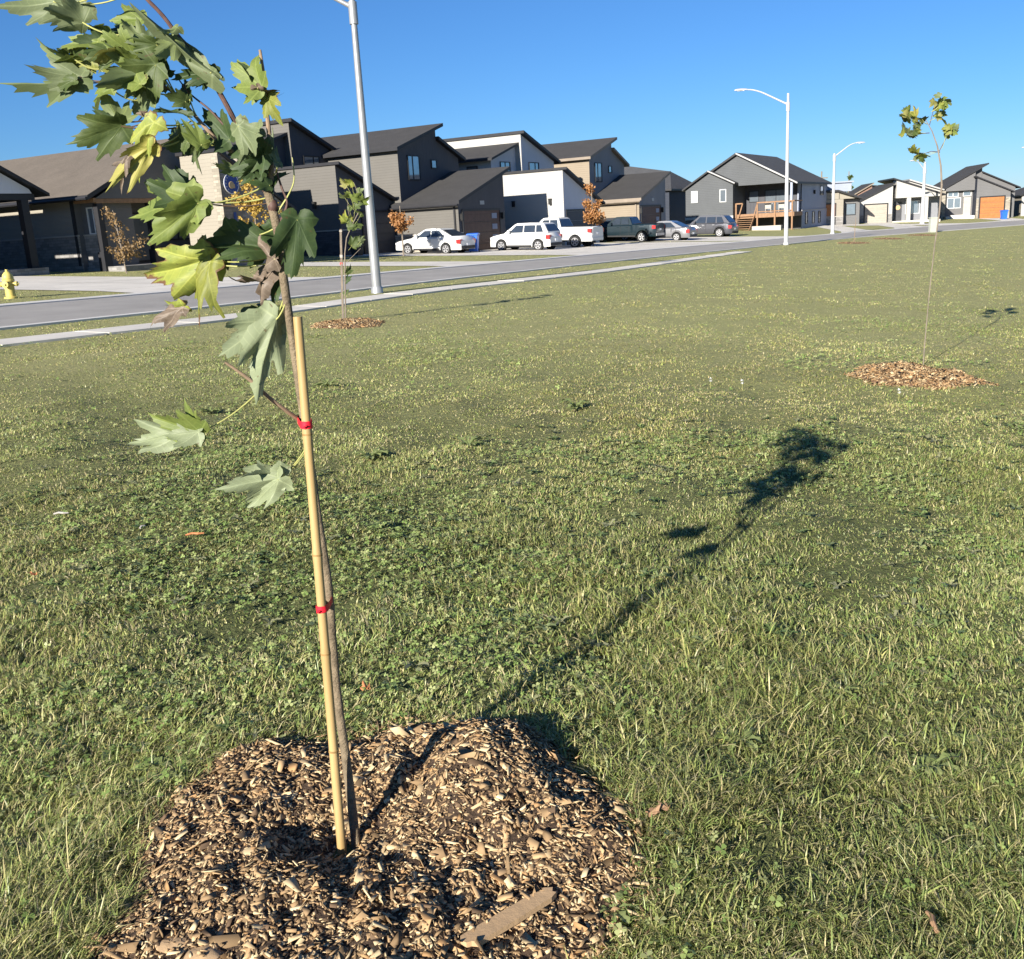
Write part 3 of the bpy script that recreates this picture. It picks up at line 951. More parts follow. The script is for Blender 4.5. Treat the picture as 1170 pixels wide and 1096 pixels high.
# ---- far group, turned to face us where the street bends
HD2 = R(100)
H8 = House('far_bungalow', 'small beige house with dark roof just right of the slate grey deck house', 954.6, 256.8, 108, HD2)
H8.block(-8, 0, [(-3, 2.6), (.75, 2.6)], MT['cream'], MT['cream'], wainscot=(MT['stone_grey'], .8, {'f': [(-3, .75)]}))
H8.block(-8, -1.2, [(.75, 2.55), (2.6, 2.55)], MT['grey_siding'], MT['grey_siding'])
H8.roof(-8, 0, [(-3, 3.35, .2, 3.35, .3, 0), (.2, 3.35, 2.6, 2.5, 0, .15)], MT['roof_dark'], MT['fascia_black'], ox=.2)
mb = MB(); mb.box(-8, -.1, -3, .3, 2.6, 3.3); mb.prism_x([(.3, 2.6), (2.4, 2.6), (.3, 3.3)], -8, -.3, 0, 0); mb.build('gable_panel', MT['cream'], H8.o)
mb = MB(); mb.box(-8, -3, -3, 2.0, 3.4, 4.3); mb.box(-8.2, -2.8, -3.2, 2.2, 4.3, 4.45); mb.build('upper_storey', MT['slate_blue'], H8.o)
H8.garage(0, -2.4, -.1, 2.1, MT['door_orange']); H8.window('f', -1.2, 1.2, 2.2, .9, 2.1)

H9 = House('far_bungalow', 'distant brown gabled house whose roof peeks over the far white house', 972, 228, 138, HD2)
H9.block(-9, 0, [(0, .3), (2.7, 1.75)], MT['brick_brown'], MT['brick_brown'], base=-4)
H9.block(-9, -.1, [(2.7, 1.55), (5.5, 1.2)], MT['slate_blue'], MT['navy'], base=-4)
H9.roof(-9, 0, [(0, .3, 2.7, 1.75, .3, .2)], MT['roof_dark'], MT['fascia_tan'], th=.15); H9.roof(-9, -.1, [(2.7, 1.55, 5.5, 1.2, 0, .3)], MT['roof_dark'], MT['fascia_black'], th=.15, name='flat_roof')

H10 = House('far_bungalow', 'white modern bungalow with taupe garage door and white porch pillars in the distance', 982.3, 256.4, 112, HD2)
H10.block(-9, 0, [(-.05, 2.42), (3.35, 4.0)], MT['grey_front'], MT['white_siding'], wainscot=(MT['stone_grey'], .9, {'f': [(0, .35), (2.95, 3.35)]}))
H10.roof(-9, 0, [(-.05, 2.42, 3.35, 4.0, .3, .15)], MT['roof_dark'], MT['fascia_black'], ox=.25, th=.14)
H10.garage(0, .5, 2.8, 2.0, MT['door_grey'], lites=(2.0, 2.6))
H10.block(-9, -1.9, [(3.35, 3.0), (8.6, 2.6)], MT['grey_front'], MT['grey_front'])
mb = MB(); mb.prism_x([(3.75, 2.55), (8.4, 2.55), (8.4, 2.72), (3.75, 4.42)], -2.0, -.2, 0, 0); mb.build('porch_gable', MT['white_siding'], H10.o)
H10.roof(-9, -.2, [(3.7, 4.44, 8.5, 2.7, .3, .35)], MT['roof_dark'], MT['fascia_black'], ox=.2, th=.16, name='porch_roof')
H10.window('f', -1.9, 5.1, 6.6, .8, 2.2, mull=(.5,), frm=MT['frame_white'])
mb = MB(); mb.box(-1.92, -1.84, 3.9, 4.7, 0.1, 2.15); d = mb.build('door', MT['door_dark'], H10.o)
mb = MB(); mb.lathe([(.26, 0), (.26, .06)], 12, (-1.84, 4.3, 1.55), 'x'); mb.build('wreath', MT['gold_emblem'], d)
for yy in (6.7, 4.9):
    mb = MB(); mb.box(-.65, -.25, yy, yy + .42, -1, 2.56); mb.build('porch_pillar', MT['white_siding'], H10.o)
mb = MB(); mb.box(-1.9, -.1, 3.4, 8.4, -1, .12); mb.build('porch_floor', MT['concrete'], H10.o)
H10.block(-9.5, -2.6, [(5.6, 3.6), (8.9, 3.3)], MT['white_siding'], MT['white_siding']); H10.roof(-9.5, -2.6, [(5.6, 4.35, 8.9, 3.2, .1, .3)], MT['roof_dark'], MT['fascia_white'], th=.15, name='rear_roof')
mb = MB(); mb.prism_x([(5.6, 3.58), (8.9, 3.0), (8.9, 3.2), (5.6, 4.34)], -9.4, -2.62, 0, 0); mb.build('rear_gable', MT['white_siding'], H10.o)

H11 = House('far_bungalow', 'grey modern bungalow with bright orange garage door near the right edge', 1077.7, 249.2, 118, HD2)
H11.block(-10, -1.5, [(.35, 3.3), (4.35, 5.45)], MT['grey_siding'], MT['grey_siding'])
H11.block(-10, -1.6, [(4.35, 4.85), (8.1, 3.1)], MT['grey_siding'], MT['grey_siding'])
H11.roof(-10, -1.1, [(.35, 3.3, 4.35, 5.45, .45, .5)], MT['roof_dark'], MT['fascia_black'], th=.14); H11.roof(-10, -1.6, [(4.35, 4.85, 8.1, 3.1, 0, .5)], MT['roof_dark'], MT['fascia_black'], th=.14, name='lower_roof')
mb = MB(); mb.prism_x([(.35, 2.95), (3.5, 2.95), (3.5, 4.9), (.35, 3.25)], -1.5, -.9, 0, 0); mb.build('porch_gable', MT['grey_siding'], H11.o)
H11.block(-8, 0, [(3.5, 4.25), (7.15, 2.6)], MT['navy'], MT['grey_siding'], wainscot=(MT['stone_light'], 1.9, {'f': [(3.5, 3.75), (6.65, 7.15)]}))
H11.roof(-8, 0, [(3.5, 4.25, 7.15, 2.6, .2, .4)], MT['roof_dark'], MT['fascia_black'], ox=.3, th=.14, name='garage_roof')
H11.garage(0, 3.95, 6.5, 2.05, MT['door_orange'])
H11.window('f', -1.5, .7, 2.2, 1.0, 2.2, mull=(.5,), frm=MT['frame_white']); H11.window('f', -1.5, .7, 1.9, 2.3, 2.85, frm=MT['frame_white'], mull=(.5,)); H11.window('f', -1.5, 2.4, 3.3, 2.3, 2.85, frm=MT['frame_white'])
mb = MB(); mb.box(-1.5, -1.42, 2.5, 3.3, .1, 2.2); mb.build('door', MT['sill'], H11.o)
mb = MB(); mb.box(-1.2, -.85, -.05, .35, -1, 3.0); mb.build('porch_pillar', MT['stone_light'], H11.o)
mb = MB(); mb.box(-1.5, -.1, .35, 3.45, -1, .12); mb.box(-.12, -.04, .8, 2.3, .12, .25); mb.build('porch_floor', MT['concrete'], H11.o)

H12 = House('far_bungalow', 'pale house cut off by the right edge of the picture', 1166, 248, 122, HD2)
H12.block(-9, 0, [(0, 2.5), (6, 4.2)], MT['cream'], MT['white_siding']); H12.roof(-9, 0, [(0, 2.5, 6, 4.2, .3, .3)], MT['roof_dark'], MT['fascia_black'], th=.15); H12.window('f', 0, .6, 1.8, .7, 2.0)

for h, a, b in ((H2, -1.2, 5.4), (H3, -.6, 6.4), (H4, -5.2, 4.8), (H5, -5.6, 4.6)):
    h.drive(a, b)
H0.drive(-7.7, -1.0, x0=.45)
H1.drive(ty + .1, ty + 4.4, x0=tx + .1)
H6.drive(2, 6.5, x0=.5)
H10.drive(.2, 3.1); H11.drive(3.6, 7.0); H8.drive(-2.6, .1)
# ------------------------------------------------------------------ vehicles
def paint(name, col, metal=0.0):
    m, nt, b = nodes_of(name)
    b.inputs['Base Color'].default_value = (*col, 1)
    setin(b, Roughness=.32, Metallic=metal)
    b.inputs['Coat Weight'].default_value = .6; b.inputs['Coat Roughness'].default_value = .05
    return m


MT['car_white'] = paint('white_car_paint', (.60, .60, .58))
MT['car_teal'] = paint('teal_car_paint', (.006, .018, .026), .3)
MT['car_grey'] = paint('grey_car_paint', (.20, .20, .21), .5)
MT['car_dark'] = paint('dark_grey_car_paint', (.060, .062, .072), .4)
MT['car_black'] = paint('black_car_paint', (.012, .012, .014))
MT['tyre'] = M('tyre_rubber', (.022, .022, .022), .85)
MT['rim'] = M('alloy_rim', (.50, .50, .51), .3, .08, metal=.6)
MT['tail'] = paint('red_tail_lens', (.42, .02, .02)); MT['head'] = paint('clear_lamp_lens', (.7, .72, .74))
MT['black_trim'] = M('black_trim', (.02, .02, .022), .55)


def interp(pl, x):
    if x <= pl[0][0]: return pl[0][1]
    for (a, b), (c, d) in zip(pl[:-1], pl[1:]):
        if x <= c: return b + (d - b) * (x - a) / (c - a)
    return pl[-1][1]


def car(label, cat, L, W, top, roof, wheels, wr, body, dark_low=False, bed=None, wins=(), group=None, trim=None):
    """x = 0 nose .. L tail (local -x points to the nose), y = +-W/2. top = beltline (x,z); roof = 4 (x,z): cowl, header, rear header, rear base"""
    root = empty('parked_car' if cat != 'pickup' else 'pickup_truck', (0, 0, 0))
    tag(root, label, cat, group)
    w = W / 2
    zb = .26 if cat != 'pickup' else .42
    Ra = wr * 1.16
    xs = set(np.linspace(0, L, 42).tolist())
    for xw in wheels:
        xs |= set((xw + Ra * np.cos(np.linspace(0, math.pi, 13))).tolist())
    xs |= {p[0] for p in top}
    xs = sorted(x for x in xs if 0 <= x <= L)
    mb = MB()
    secs = []
    for x in xs:
        e = min(x, L - x)
        k = 1 - .16 * max(0, 1 - e / .55) ** 2
        arch = zb
        for xw in wheels:
            q = Ra * Ra - (x - xw) ** 2
            if q > 0: arch = max(arch, wr + math.sqrt(q))
        zt = interp(top, x)
        arch = min(arch, zt - .12)
        zl = zb + .12 * max(0, 1 - e / .3)
        ww = w * k
        zm = arch + (zt - arch) * .5
        secs.append([(0, zl), (.70 * ww, zl), (.70 * ww, max(zl, arch - .02)), (.975 * ww, arch), (ww, arch + .06), (ww, zm), (.975 * ww, zt - .07), (.90 * ww, zt), (0, zt + .025)])
    n = len(secs[0])
    full = []
    for x, s in zip(xs, secs):
        ring = [(x, -y, z) for y, z in s] + [(x, y, z) for y, z in reversed(s[1:-1])]
        full.append(ring)
    m = len(full[0])
    for r_ in full: mb.v += r_
    for i in range(len(full) - 1):
        for k in range(m):
            k2 = (k + 1) % m
            mb.f.append([i * m + k, i * m + k2, (i + 1) * m + k2, (i + 1) * m + k]); mb.m.append(0)
    mb.f.append(list(range(m))); mb.m.append(0)
    mb.f.append([(len(full) - 1) * m + k for k in range(m - 1, -1, -1)]); mb.m.append(0)
    # fix winding for the outside
    bo = mb.build('body', body, root, smooth=True)
    bm_fix(bo)
    # cabin
    (x0, z0), (x1, z1), (x2, z2), (x3, z3) = roof
    wb, wt = w * .91, w * .74
    cb = MB()
    prof = [(x0, z0 - .05, wb), (x0, z0, wb), (x1, z1 - .03, wt + .02), (x1 + .12, z1 + .03, wt - .06), ((x1 + x2) / 2, max(z1, z2) + .055, wt - .08), (x2 - .1, z2 + .03, wt - .06), (x2, z2 - .03, wt + .02), (x3, z3, wb), (x3, z3 - .05, wb)]
    # side and top skin
    sl = [(x, z, y) for x, z, y in prof]
    nb = len(sl)
    cb.v += [(x, -y, z) for x, z, y in sl] + [(x, y, z) for x, z, y in sl]
    cb.f.append(list(range(nb))); cb.m.append(0)
    cb.f.append([nb + i for i in range(nb - 1, -1, -1)]); cb.m.append(0)
    for i in range(nb - 1):
        cb.f.append([i, nb + i, nb + i + 1, i + 1]); cb.m.append(0)
    co = cb.build('cabin', body, root, smooth=False)
    bm_fix(co)
    co.data.polygons.foreach_set('use_smooth', [True] * len(co.data.polygons)); co.data.set_sharp_from_angle(angle=R(30))

    def side_pt(x, t, s, off=.032):
        """point on the leaning side glass: t 0 belt .. 1 roof"""
        zbel = interp([(x0, z0), (x3, z3)], x)
        zr = interp([(x0, z0), (x1, z1), (x2, z2), (x3, z3)], x)
        zz = zbel + (max(z1, z2) - zbel) * t
        y = wb + (wt - wb) * (zz - zbel) / (max(z1, z2) - zbel) + off
        return (x, s * y, zz)
    for s in (-1, 1):
        for a, b, c, d in wins:            # bottom front, top front, top rear, bottom rear x
            g = MB()
            pts = [side_pt(a, .06, s), side_pt(b, .84, s), side_pt(c, .84, s), side_pt(d, .06, s)]
            g.face(pts if s > 0 else pts[::-1]); 
            g.face([(x, y - s * .01, z) for x, y, z in (pts[::-1] if s > 0 else pts)])
            g.build('side_window', MT['glass'], root)

    def screen(xa, za, xb, zb_, name):
        g = MB()
        A, B = Vector((xa, 0, za)), Vector((xb, 0, zb_))
        nrm = Vector((-(zb_ - za), 0, xb - xa)).normalized()
        if nrm.z < 0: nrm = -nrm
        p0, p1 = A.lerp(B, .1) + nrm * .012, A.lerp(B, .9) + nrm * .012
        y0_, y1_ = wb * .92, wt * .9
        g.face([(p0.x, -y0_, p0.z), (p0.x, y0_, p0.z), (p1.x, y1_, p1.z), (p1.x, -y1_, p1.z)])
        g.build(name, MT['glass'], root)
    screen(x0, z0, x1, z1, 'windscreen'); screen(x3, z3, x2, z2, 'rear_window')
    # wheels
    for xw in wheels:
        for s in (-1, 1):
            t = MB()
            yo = s * (w - .01)
            t.lathe([(wr * .58, -.11), (wr * .93, -.11), (wr, -.07), (wr, .07), (wr * .93, .11), (wr * .58, .11)], 24, (xw, s * (w - .12), wr), 'y')
            to = t.build('wheel', MT['tyre'], root, smooth=True)
            r2 = MB()
            r2.lathe([(wr * .63, -.06), (wr * .64, .06)], 20, (xw, s * (w - .085), wr), 'y', 1)
            for k in range(5):
                a = 2 * math.pi * k / 5 + .3
                r2.bar((xw + .04 * math.cos(a), s * (w - .012), wr + .04 * math.sin(a)), (xw + wr * .6 * math.cos(a), s * (w - .012), wr + wr * .6 * math.sin(a)), wr * .22, .02, 0, up=(0, 1, 0))
            r2.lathe([(wr * .64, -.005), (wr * .56, .012)], 20, (xw, s * (w - .02), wr), 'y', 0) if False else None
            for k in range(20):
                a, b2 = 2 * math.pi * k / 20, 2 * math.pi * (k + 1) / 20
                r2.bar((xw + wr * .6 * math.cos(a), s * (w - .012), wr + wr * .6 * math.sin(a)), (xw + wr * .6 * math.cos(b2), s * (w - .012), wr + wr * .6 * math.sin(b2)), wr * .1, .025, 0, up=(0, 1, 0))
            r2.build('rim', [MT['rim'], MT['black_trim']], to)
    # lamps, mirrors, handles, bumpers, plates
    zt0, ztL = interp(top, .25), interp(top, L - .12)
    for s in (-1, 1):
        q = MB(); q.box(.06, .42, s * w * .62 if s > 0 else s * w * .93, s * w * .93 if s > 0 else s * w * .62, zt0 - .2, zt0 - .07); q.build('headlight', MT['head'], root)
        q = MB(); q.box(L - .28, L - .005, (w * .66 if s > 0 else -w * .955), (w * .955 if s > 0 else -w * .66), ztL - .36, ztL - .12); q.build('tail_light', MT['tail'], root)
        q = MB(); mx = x0 + .35; q.box(mx, mx + .14, s * w * 1.0 if s > 0 else s * w * 1.16, s * w * 1.16 if s > 0 else s * w * 1.0, z0 + .02, z0 + .2); q.build('wing_mirror', body if body is not MT['car_black'] else MT['black_trim'], root)
        for a, b, c, d in wins[:2]:
            q = MB(); zz = interp(top, d - .15) - .16
            q.box(d - .25, d - .06, s * w * .985 if s > 0 else s * w * 1.012, s * w * 1.012 if s > 0 else s * w * .985, zz, zz + .035); q.build('door_handle', trim or body, root)
    q = MB(); q.box(L - .06, L + .035, -w * .80, w * .80, zb + .05, zb + .22); q.box(-.03, .1, -w * .80, w * .80, zb + .05, zb + .25); q.build('bumper', MT['rim'] if bed else MT['black_trim'], root)
    q = MB(); q.box(L - .01, L + .045, -.16, .16, ztL - .48, ztL - .34); q.build('licence_plate', MT['white_paint'], root)
    q = MB(); q.box(-.035, .02, -w * .5, w * .5, zb + .32, zb + .5); q.build('grille', MT['black_trim'], root)
    q = MB()
    for s in (-1, 1): q.box(wheels[0] + Ra + .05, wheels[1] - Ra - .05, s * w * 1.004 - .012, s * w * 1.004 + .006, zb, zb + .1)
    q.build('sill_trim', MT['black_trim'], root)
    q = MB()
    for s in (-1, 1):
        for a, b, c, d in wins:
            zz0, zz1 = zb + .14, interp(top, d) - .06
            q.box(d + .03, d + .045, s * w * 1.001 - .006, s * w * 1.001 + .004, zz0, zz1)
    q.build('door_gap', MT['black_trim'], root)
    if bed:
        xa, xb = bed
        q = MB(); q.box(xa, xb, -w * .84, w * .84, interp(top, xa) + .026, interp(top, xa) + .034); q.build('bed_liner', MT['black_trim'], root)
        q = MB(); q.box(L - .05, L + .012, -w * .72, w * .72, ztL - .52, ztL - .03); q.build('tailgate', body, root)
    return root


def park(o, px, dist, xl, hd=HEAD, py=None):
    """put the local point (xl, near side) of a vehicle under image column px; nose to the house"""
    d = ray(px, 280)
    x = d.x * dist / d.y
    # nose direction is away from the street: A = (-cos, sin); local +x = tail direction = (cos, -sin)
    c, s = math.cos(hd), math.sin(hd)
    ox, oy = x - xl * c - (-.9) * s, dist + xl * s - (-.9) * c
    cx, cy = ox + 2.3 * c, oy - 2.3 * s
    o.location = (ox, oy, gz(cx, cy) + .03)
    o.rotation_euler = (0, math.atan2(gz(ox, oy) - gz(ox + 4 * c, oy - 4 * s), 4), -hd)


CARS = 'cars parked in the driveways'
SED_TOP = [(0, .62), (.12, .74), (1.0, .90), (1.35, .95), (3.7, 1.0), (4.45, 1.02), (4.6, .9), (4.64, .75)]
SED_ROOF = [(1.25, .95), (2.05, 1.42), (3.25, 1.42), (4.1, 1.0)]
SED_WIN = [(1.62, 2.12, 2.55, 2.55), (2.63, 2.63, 3.12, 3.55)]
c1 = car('white sedan parked nose to the dark garage beside the blue bin', 'car', 4.64, 1.78, SED_TOP, SED_ROOF, (.95, 3.65), .32, MT['car_white'], wins=SED_WIN, group=CARS)
park(c1, 508.5, 58.6, 3.65)
SUV_TOP = [(0, .72), (.1, .86), (.85, 1.02), (1.1, 1.05), (3.9, 1.12), (4.1, 1.05), (4.2, .8)]
c2 = car('small boxy white hatchback parked in front of the white pickup', 'car', 4.2, 1.8, SUV_TOP, [(1.05, 1.05), (1.75, 1.6), (3.75, 1.6), (4.08, 1.1)], (.85, 3.42), .34, MT['car_white'], wins=[(1.4, 1.86, 2.35, 2.35), (2.43, 2.43, 3.15, 3.2), (3.28, 3.25, 3.55, 3.75)], group=CARS)
park(c2, 614.3, 61.0, 3.42)
PK_TOP = [(0, .95), (.1, 1.1), (1.2, 1.2), (1.6, 1.24), (3.55, 1.26), (3.56, 1.32), (5.6, 1.32), (5.66, 1.25)]
c3 = car('white pickup truck with silver rear bumper and long open bed', 'pickup', 5.7, 1.98, PK_TOP, [(1.5, 1.24), (2.1, 1.88), (3.3, 1.88), (3.55, 1.28)], (1.0, 4.55), .40, MT['car_white'], bed=(3.66, 5.6), wins=[(1.85, 2.22, 2.62, 2.62), (2.7, 2.7, 3.2, 3.3)], group=CARS, trim=MT['rim'])
park(c3, 657.3, 65.0, 4.55)
c4 = car('dark teal pickup truck parked before the tan house', 'pickup', 5.4, 1.92, PK_TOP, [(1.5, 1.24), (2.1, 1.8), (3.3, 1.8), (3.55, 1.28)], (1.0, 4.35), .40, MT['car_teal'], bed=(3.66, 5.3), wins=[(1.85, 2.22, 2.62, 2.62), (2.7, 2.7, 3.2, 3.3)], group=CARS)
park(c4, 733.5, 74.0, 4.35)
c5 = car('grey sedan parked between the teal pickup and the dark sport utility', 'car', 4.64, 1.78, SED_TOP, SED_ROOF, (.95, 3.65), .32, MT['car_grey'], wins=SED_WIN, group=CARS)
park(c5, 772.5, 74.5, 3.65)
DS_TOP = [(0, .78), (.1, .95), (1.1, 1.08), (1.4, 1.1), (4.4, 1.15), (4.75, 1.05), (4.85, .8)]
c6 = car('dark grey sport utility parked furthest right below the slate house', 'car', 4.85, 1.95, DS_TOP, [(1.35, 1.1), (2.05, 1.70), (4.15, 1.68), (4.65, 1.14)], (.98, 3.85), .38, MT['car_dark'], wins=[(1.72, 2.15, 2.65, 2.65), (2.75, 2.75, 3.45, 3.5), (3.6, 3.55, 3.95, 4.2)], group=CARS, trim=MT['rim'])
park(c6, 821.8, 82, 3.85)
c7 = car('black sport utility mostly hidden behind the teal pickup', 'car', 4.85, 1.95, DS_TOP, [(1.35, 1.1), (2.05, 1.72), (4.15, 1.70), (4.65, 1.14)], (.98, 3.85), .38, MT['car_black'], wins=[(1.72, 2.15, 2.65, 2.65), (2.75, 2.75, 3.45, 3.5)], group=CARS)
park(c7, 708, 78.5, 3.4)

# ------------------------------------------------------------------ street lamps
LAMPS = 'steel street lamps along the verge'


def street_lamp(label, x, y, h, arm_dir, arm_at, mat, r0=.11, arm=2.1):
    z = gz(x, y)
    o = empty('street_lamp', (x, y, z))
    tag(o, label, 'street lamp', LAMPS)
    mb = MB()
    mb.tube([(0, 0, -.3), (0, 0, 1.2), (0, 0, h)], [r0, r0 * .95, r0 * .55], 16)
    mb.build('pole', mat, o, smooth=True)
    mb = MB(); mb.lathe([(r0 * 1.25, -.2), (r0 * 1.25, .1), (r0 * 1.05, .16)], 16); mb.build('base_collar', mat, o, smooth=True)
    ux, uy = math.cos(arm_dir), math.sin(arm_dir)
    pts = []
    for i in range(13):                      # a straight rising arm that levels out at the lantern
        t = i / 12
        z_ = .95 * (t / .8 if t < .62 else (.775 + .225 * math.sin((t - .62) / .38 * math.pi / 2)))
        pts.append((ux * arm * t, uy * arm * t, arm_at + min(z_, .95)))
    mb = MB(); mb.tube(pts, [.055 - .02 * i / 12 for i in range(13)], 10); mb.build('arm', mat, o, smooth=True)
    mb = MB(); mb.lathe([(r0 * .85, arm_at - .35), (r0 * .85, arm_at + .12)], 14); mb.build('bracket', mat, o, smooth=True)
    e = Vector(pts[-1])
    hd = MB()
    w = .16
    ax = Vector((ux, uy, 0)); ay = Vector((-uy, ux, 0)); up = Vector((0, 0, 1))
    secs = [(0, .05, .05), (.1, .10, .075), (.35, .16, .09), (.6, .15, .08), (.72, .08, .04)]
    rings = []
    for t, ww, hh in secs:
        c = e + ax * (t - .04) + up * .0
        rings.append([c - ay * ww - up * .02, c + ay * ww - up * .02, c + ay * ww * .8 + up * hh * .6, c + up * hh, c - ay * ww * .8 + up * hh * .6])
    for r_ in rings: hd.v += [tuple(p) for p in r_]
    for i in range(len(rings) - 1):
        for k in range(5):
            hd.f.append([i * 5 + k, i * 5 + (k + 1) % 5, i * 5 + 5 + (k + 1) % 5, i * 5 + 5 + k]); hd.m.append(0)
    hd.f.append([4, 3, 2, 1, 0]); hd.m.append(0); hd.f.append([20, 21, 22, 23, 24]); hd.m.append(0)
    hb = hd.build('lamp_head', mat, o, smooth=True)
    ln = MB(); c = e + ax * .34; ln.bar(c - ax * .2 - up * .035, c + ax * .2 - up * .035, .2, .03); ln.build('lens', MT['lamp_lens'], hb)
    return o


g = ground(431, 335); street_lamp('tall galvanised street lamp nearest us, its top cut off by the picture', g.x, g.y, at(398, -6, g.y).z - g.z, R(176), at(398, 9, g.y).z - g.z, MT['galv'], .118, 2.1)
g = ground(898, 280); street_lamp('pale street lamp in the middle with its arm reaching left', g.x, g.y, 8.35, R(172), 7.75, MT['lamp_white'], .125, 2.3)
g = ground(951, 268); street_lamp('smaller pale street lamp with its arm reaching right in front of the beige house', g.x, g.y, 6.15, R(5), 5.9, MT['lamp_white'], .14, 1.75)
g = ground(1053.5, 256); street_lamp('distant pale street lamp before the white bungalow porch', g.x, g.y, 6.1, R(200), 5.3, MT['lamp_white'], .2, 1.2)
g = at(1192, 252, 100); street_lamp('street lamp beyond the right edge with only its head in view', g.x, g.y, 7.1, R(182), 6.2, MT['lamp_white'], .17, 2.0)

# ------------------------------------------------------------------ hydrant
g = ground(13, 341)
hy = empty('fire_hydrant', g); tag(hy, 'yellow fire hydrant on the grass at the left edge', 'hydrant')
mb = MB(); mb.lathe([(.17, -.1), (.17, .04), (.12, .05), (.115, .42), (.15, .43), (.15, .48), (.13, .49)], 20); mb.build('barrel', MT['hyd_yellow'], hy, smooth=True)
mb = MB(); mb.lathe([(.135, .49), (.14, .52), (.12, .60), (.07, .66), (.035, .68), (.035, .73)], 20); mb.build('bonnet', MT['hyd_yellow'], hy, smooth=True)
for q, ax in ((.1, 'x'), (-.1, 'x'), (-.1, 'y')):
    s = 1 if q > 0 else -1
    mb = MB(); rr = .075 if ax == 'y' else .055
    prof = [(rr, 0), (rr, s * .08), (rr * 1.15, s * .085), (rr * 1.15, s * .12), (.025, s * .125), (.025, s * .155)]
    mb.lathe(prof, 14, (q if ax == 'x' else 0, q if ax == 'y' else 0, .36), ax); mb.build('hose_cap', MT['hyd_yellow'], hy, smooth=True)

# ------------------------------------------------------------------ wheelie bins
BINS = 'blue wheeled recycling bins'


def bin_(label, loc, rz, s=1.0, mark=True):
    o = empty('wheeled_bin', loc, rz); tag(o, label, 'bin', BINS)
    mb = MB()
    a, b = .24 * s, .30 * s
    mb.mesh([(-a, -a, .05), (a, -a, .05), (a, a, .05), (-a, a, .05), (-b, -b, 1.0 * s), (b, -b, 1.0 * s), (b, b, 1.0 * s), (-b, b, 1.0 * s)], [(3, 2, 1, 0), (4, 5, 6, 7), (0, 1, 5, 4), (1, 2, 6, 5), (2, 3, 7, 6), (3, 0, 4, 7)])
    mb.box(-b - .025, b + .025, -b - .025, b + .025, .95 * s, 1.0 * s - .004)
    mb.build('body', MT['bin_blue'], o, bevel=.015)
    mb = MB(); mb.prism_x([(-b - .04, 1.003 * s), (b + .04, 1.003 * s), (b + .04, 1.05 * s), (0, 1.10 * s), (-b - .04, 1.05 * s)], -b - .04, b + .04, 0, 0); mb.tube([(-b, b + .1, 1.0 * s), (b, b + .1, 1.0 * s)], .018, 8)
    mb.build('lid', MT['bin_blue'], o)
    for sx in (-1, 1):
        mb = MB(); mb.lathe([(.1, -.025), (.1, .025)], 14, (sx * .26 * s, .24, .1), 'x'); mb.build('wheel', MT['tyre'], o)
    if mark:
        # faded white recycling triangle, moulded on the side towards us
        mb = MB(); r_ = .12
        P3 = [Vector((r_ * math.cos(R(90 + 120 * k)), 0, .72 + r_ * math.sin(R(90 + 120 * k)))) for k in range(3)]
        for k in range(3):
            p, q = P3[k], P3[(k + 1) % 3]
            p2, q2 = p.lerp(q, .12), p.lerp(q, .80)
            y = lambda z: -(.24 + .06 * (z - .05) / .95) * s - .01
            mb.bar((p2.x, y(p2.z), p2.z), (q2.x, y(q2.z), q2.z), .05, .012, 0, up=(0, 1, 0))
        mb.build('recycling_mark', MT['white_paint'], o)
    return o


g = at(541.5, 284.5, 60.0); bin_('blue bin with a white recycling mark behind the white sedan', (g.x, g.y, gz(g.x, g.y) + .02), -HEAD + R(20), 1.0)
g = at(1147, 247, 113); bin_('blue bin beside the bright orange garage door', (g.x, g.y, gz(g.x, g.y) - .1), 0, 1.0, False)
g = at(408, 286, 59); o = empty('patio_planter', (g.x, g.y, gz(g.x, g.y)), -HEAD); tag(o, 'dark square planter by the charcoal house front', 'planter')
mb = MB(); mb.mesh([(-.22, -.22, 0), (.22, -.22, 0), (.22, .22, 0), (-.22, .22, 0), (-.3, -.3, .6), (.3, -.3, .6), (.3, .3, .6), (-.3, .3, .6)], [(3, 2, 1, 0), (0, 1, 5, 4), (1, 2, 6, 5), (2, 3, 7, 6), (3, 0, 4, 7), (4, 5, 6, 7)]); mb.box(-.33, .33, -.33, .33, .55, .62); mb.build('pot', MT['dark_plastic'], o)
mb = MB()
for k in range(90):
    p = Vector((random.gauss(0, .16), random.gauss(0, .16), .62 + abs(random.gauss(.12, .1)))); d = Vector((random.uniform(-1, 1), random.uniform(-1, 1), random.uniform(0, 1))).normalized() * .1; e = d.cross(Vector((0, 0, 1))).normalized() * .04
    mb.face([p, p + d * .5 + e, p + d, p + d * .5 - e])
mb.build('plant', LM_PLAIN['green'], o)

# ------------------------------------------------------------------ utility cabinet on the lawn, deck furniture
g = ground(1065.5, 265.5)
o = empty('utility_box', g); tag(o, 'pale green utility box standing on the grass by the road at right', 'utility box')
mb = MB(); mb.box(-.26, .26, -.22, .22, -.1, 1.08); mb.build('cabinet', MT['utility'], o, bevel=.02)
mb = MB(); mb.prism_y([(-.29, 1.08), (.29, 1.08), (.27, 1.15), (-.27, 1.15)], -.25, .25, 0, 0); mb.build('lid', MT['utility'], o)
mb = MB(); mb.box(-.22, .22, -.235, -.222, .06, 1.02); mb.box(.14, .18, -.25, -.235, .5, .62); mb.build('door', MT['utility'], o)


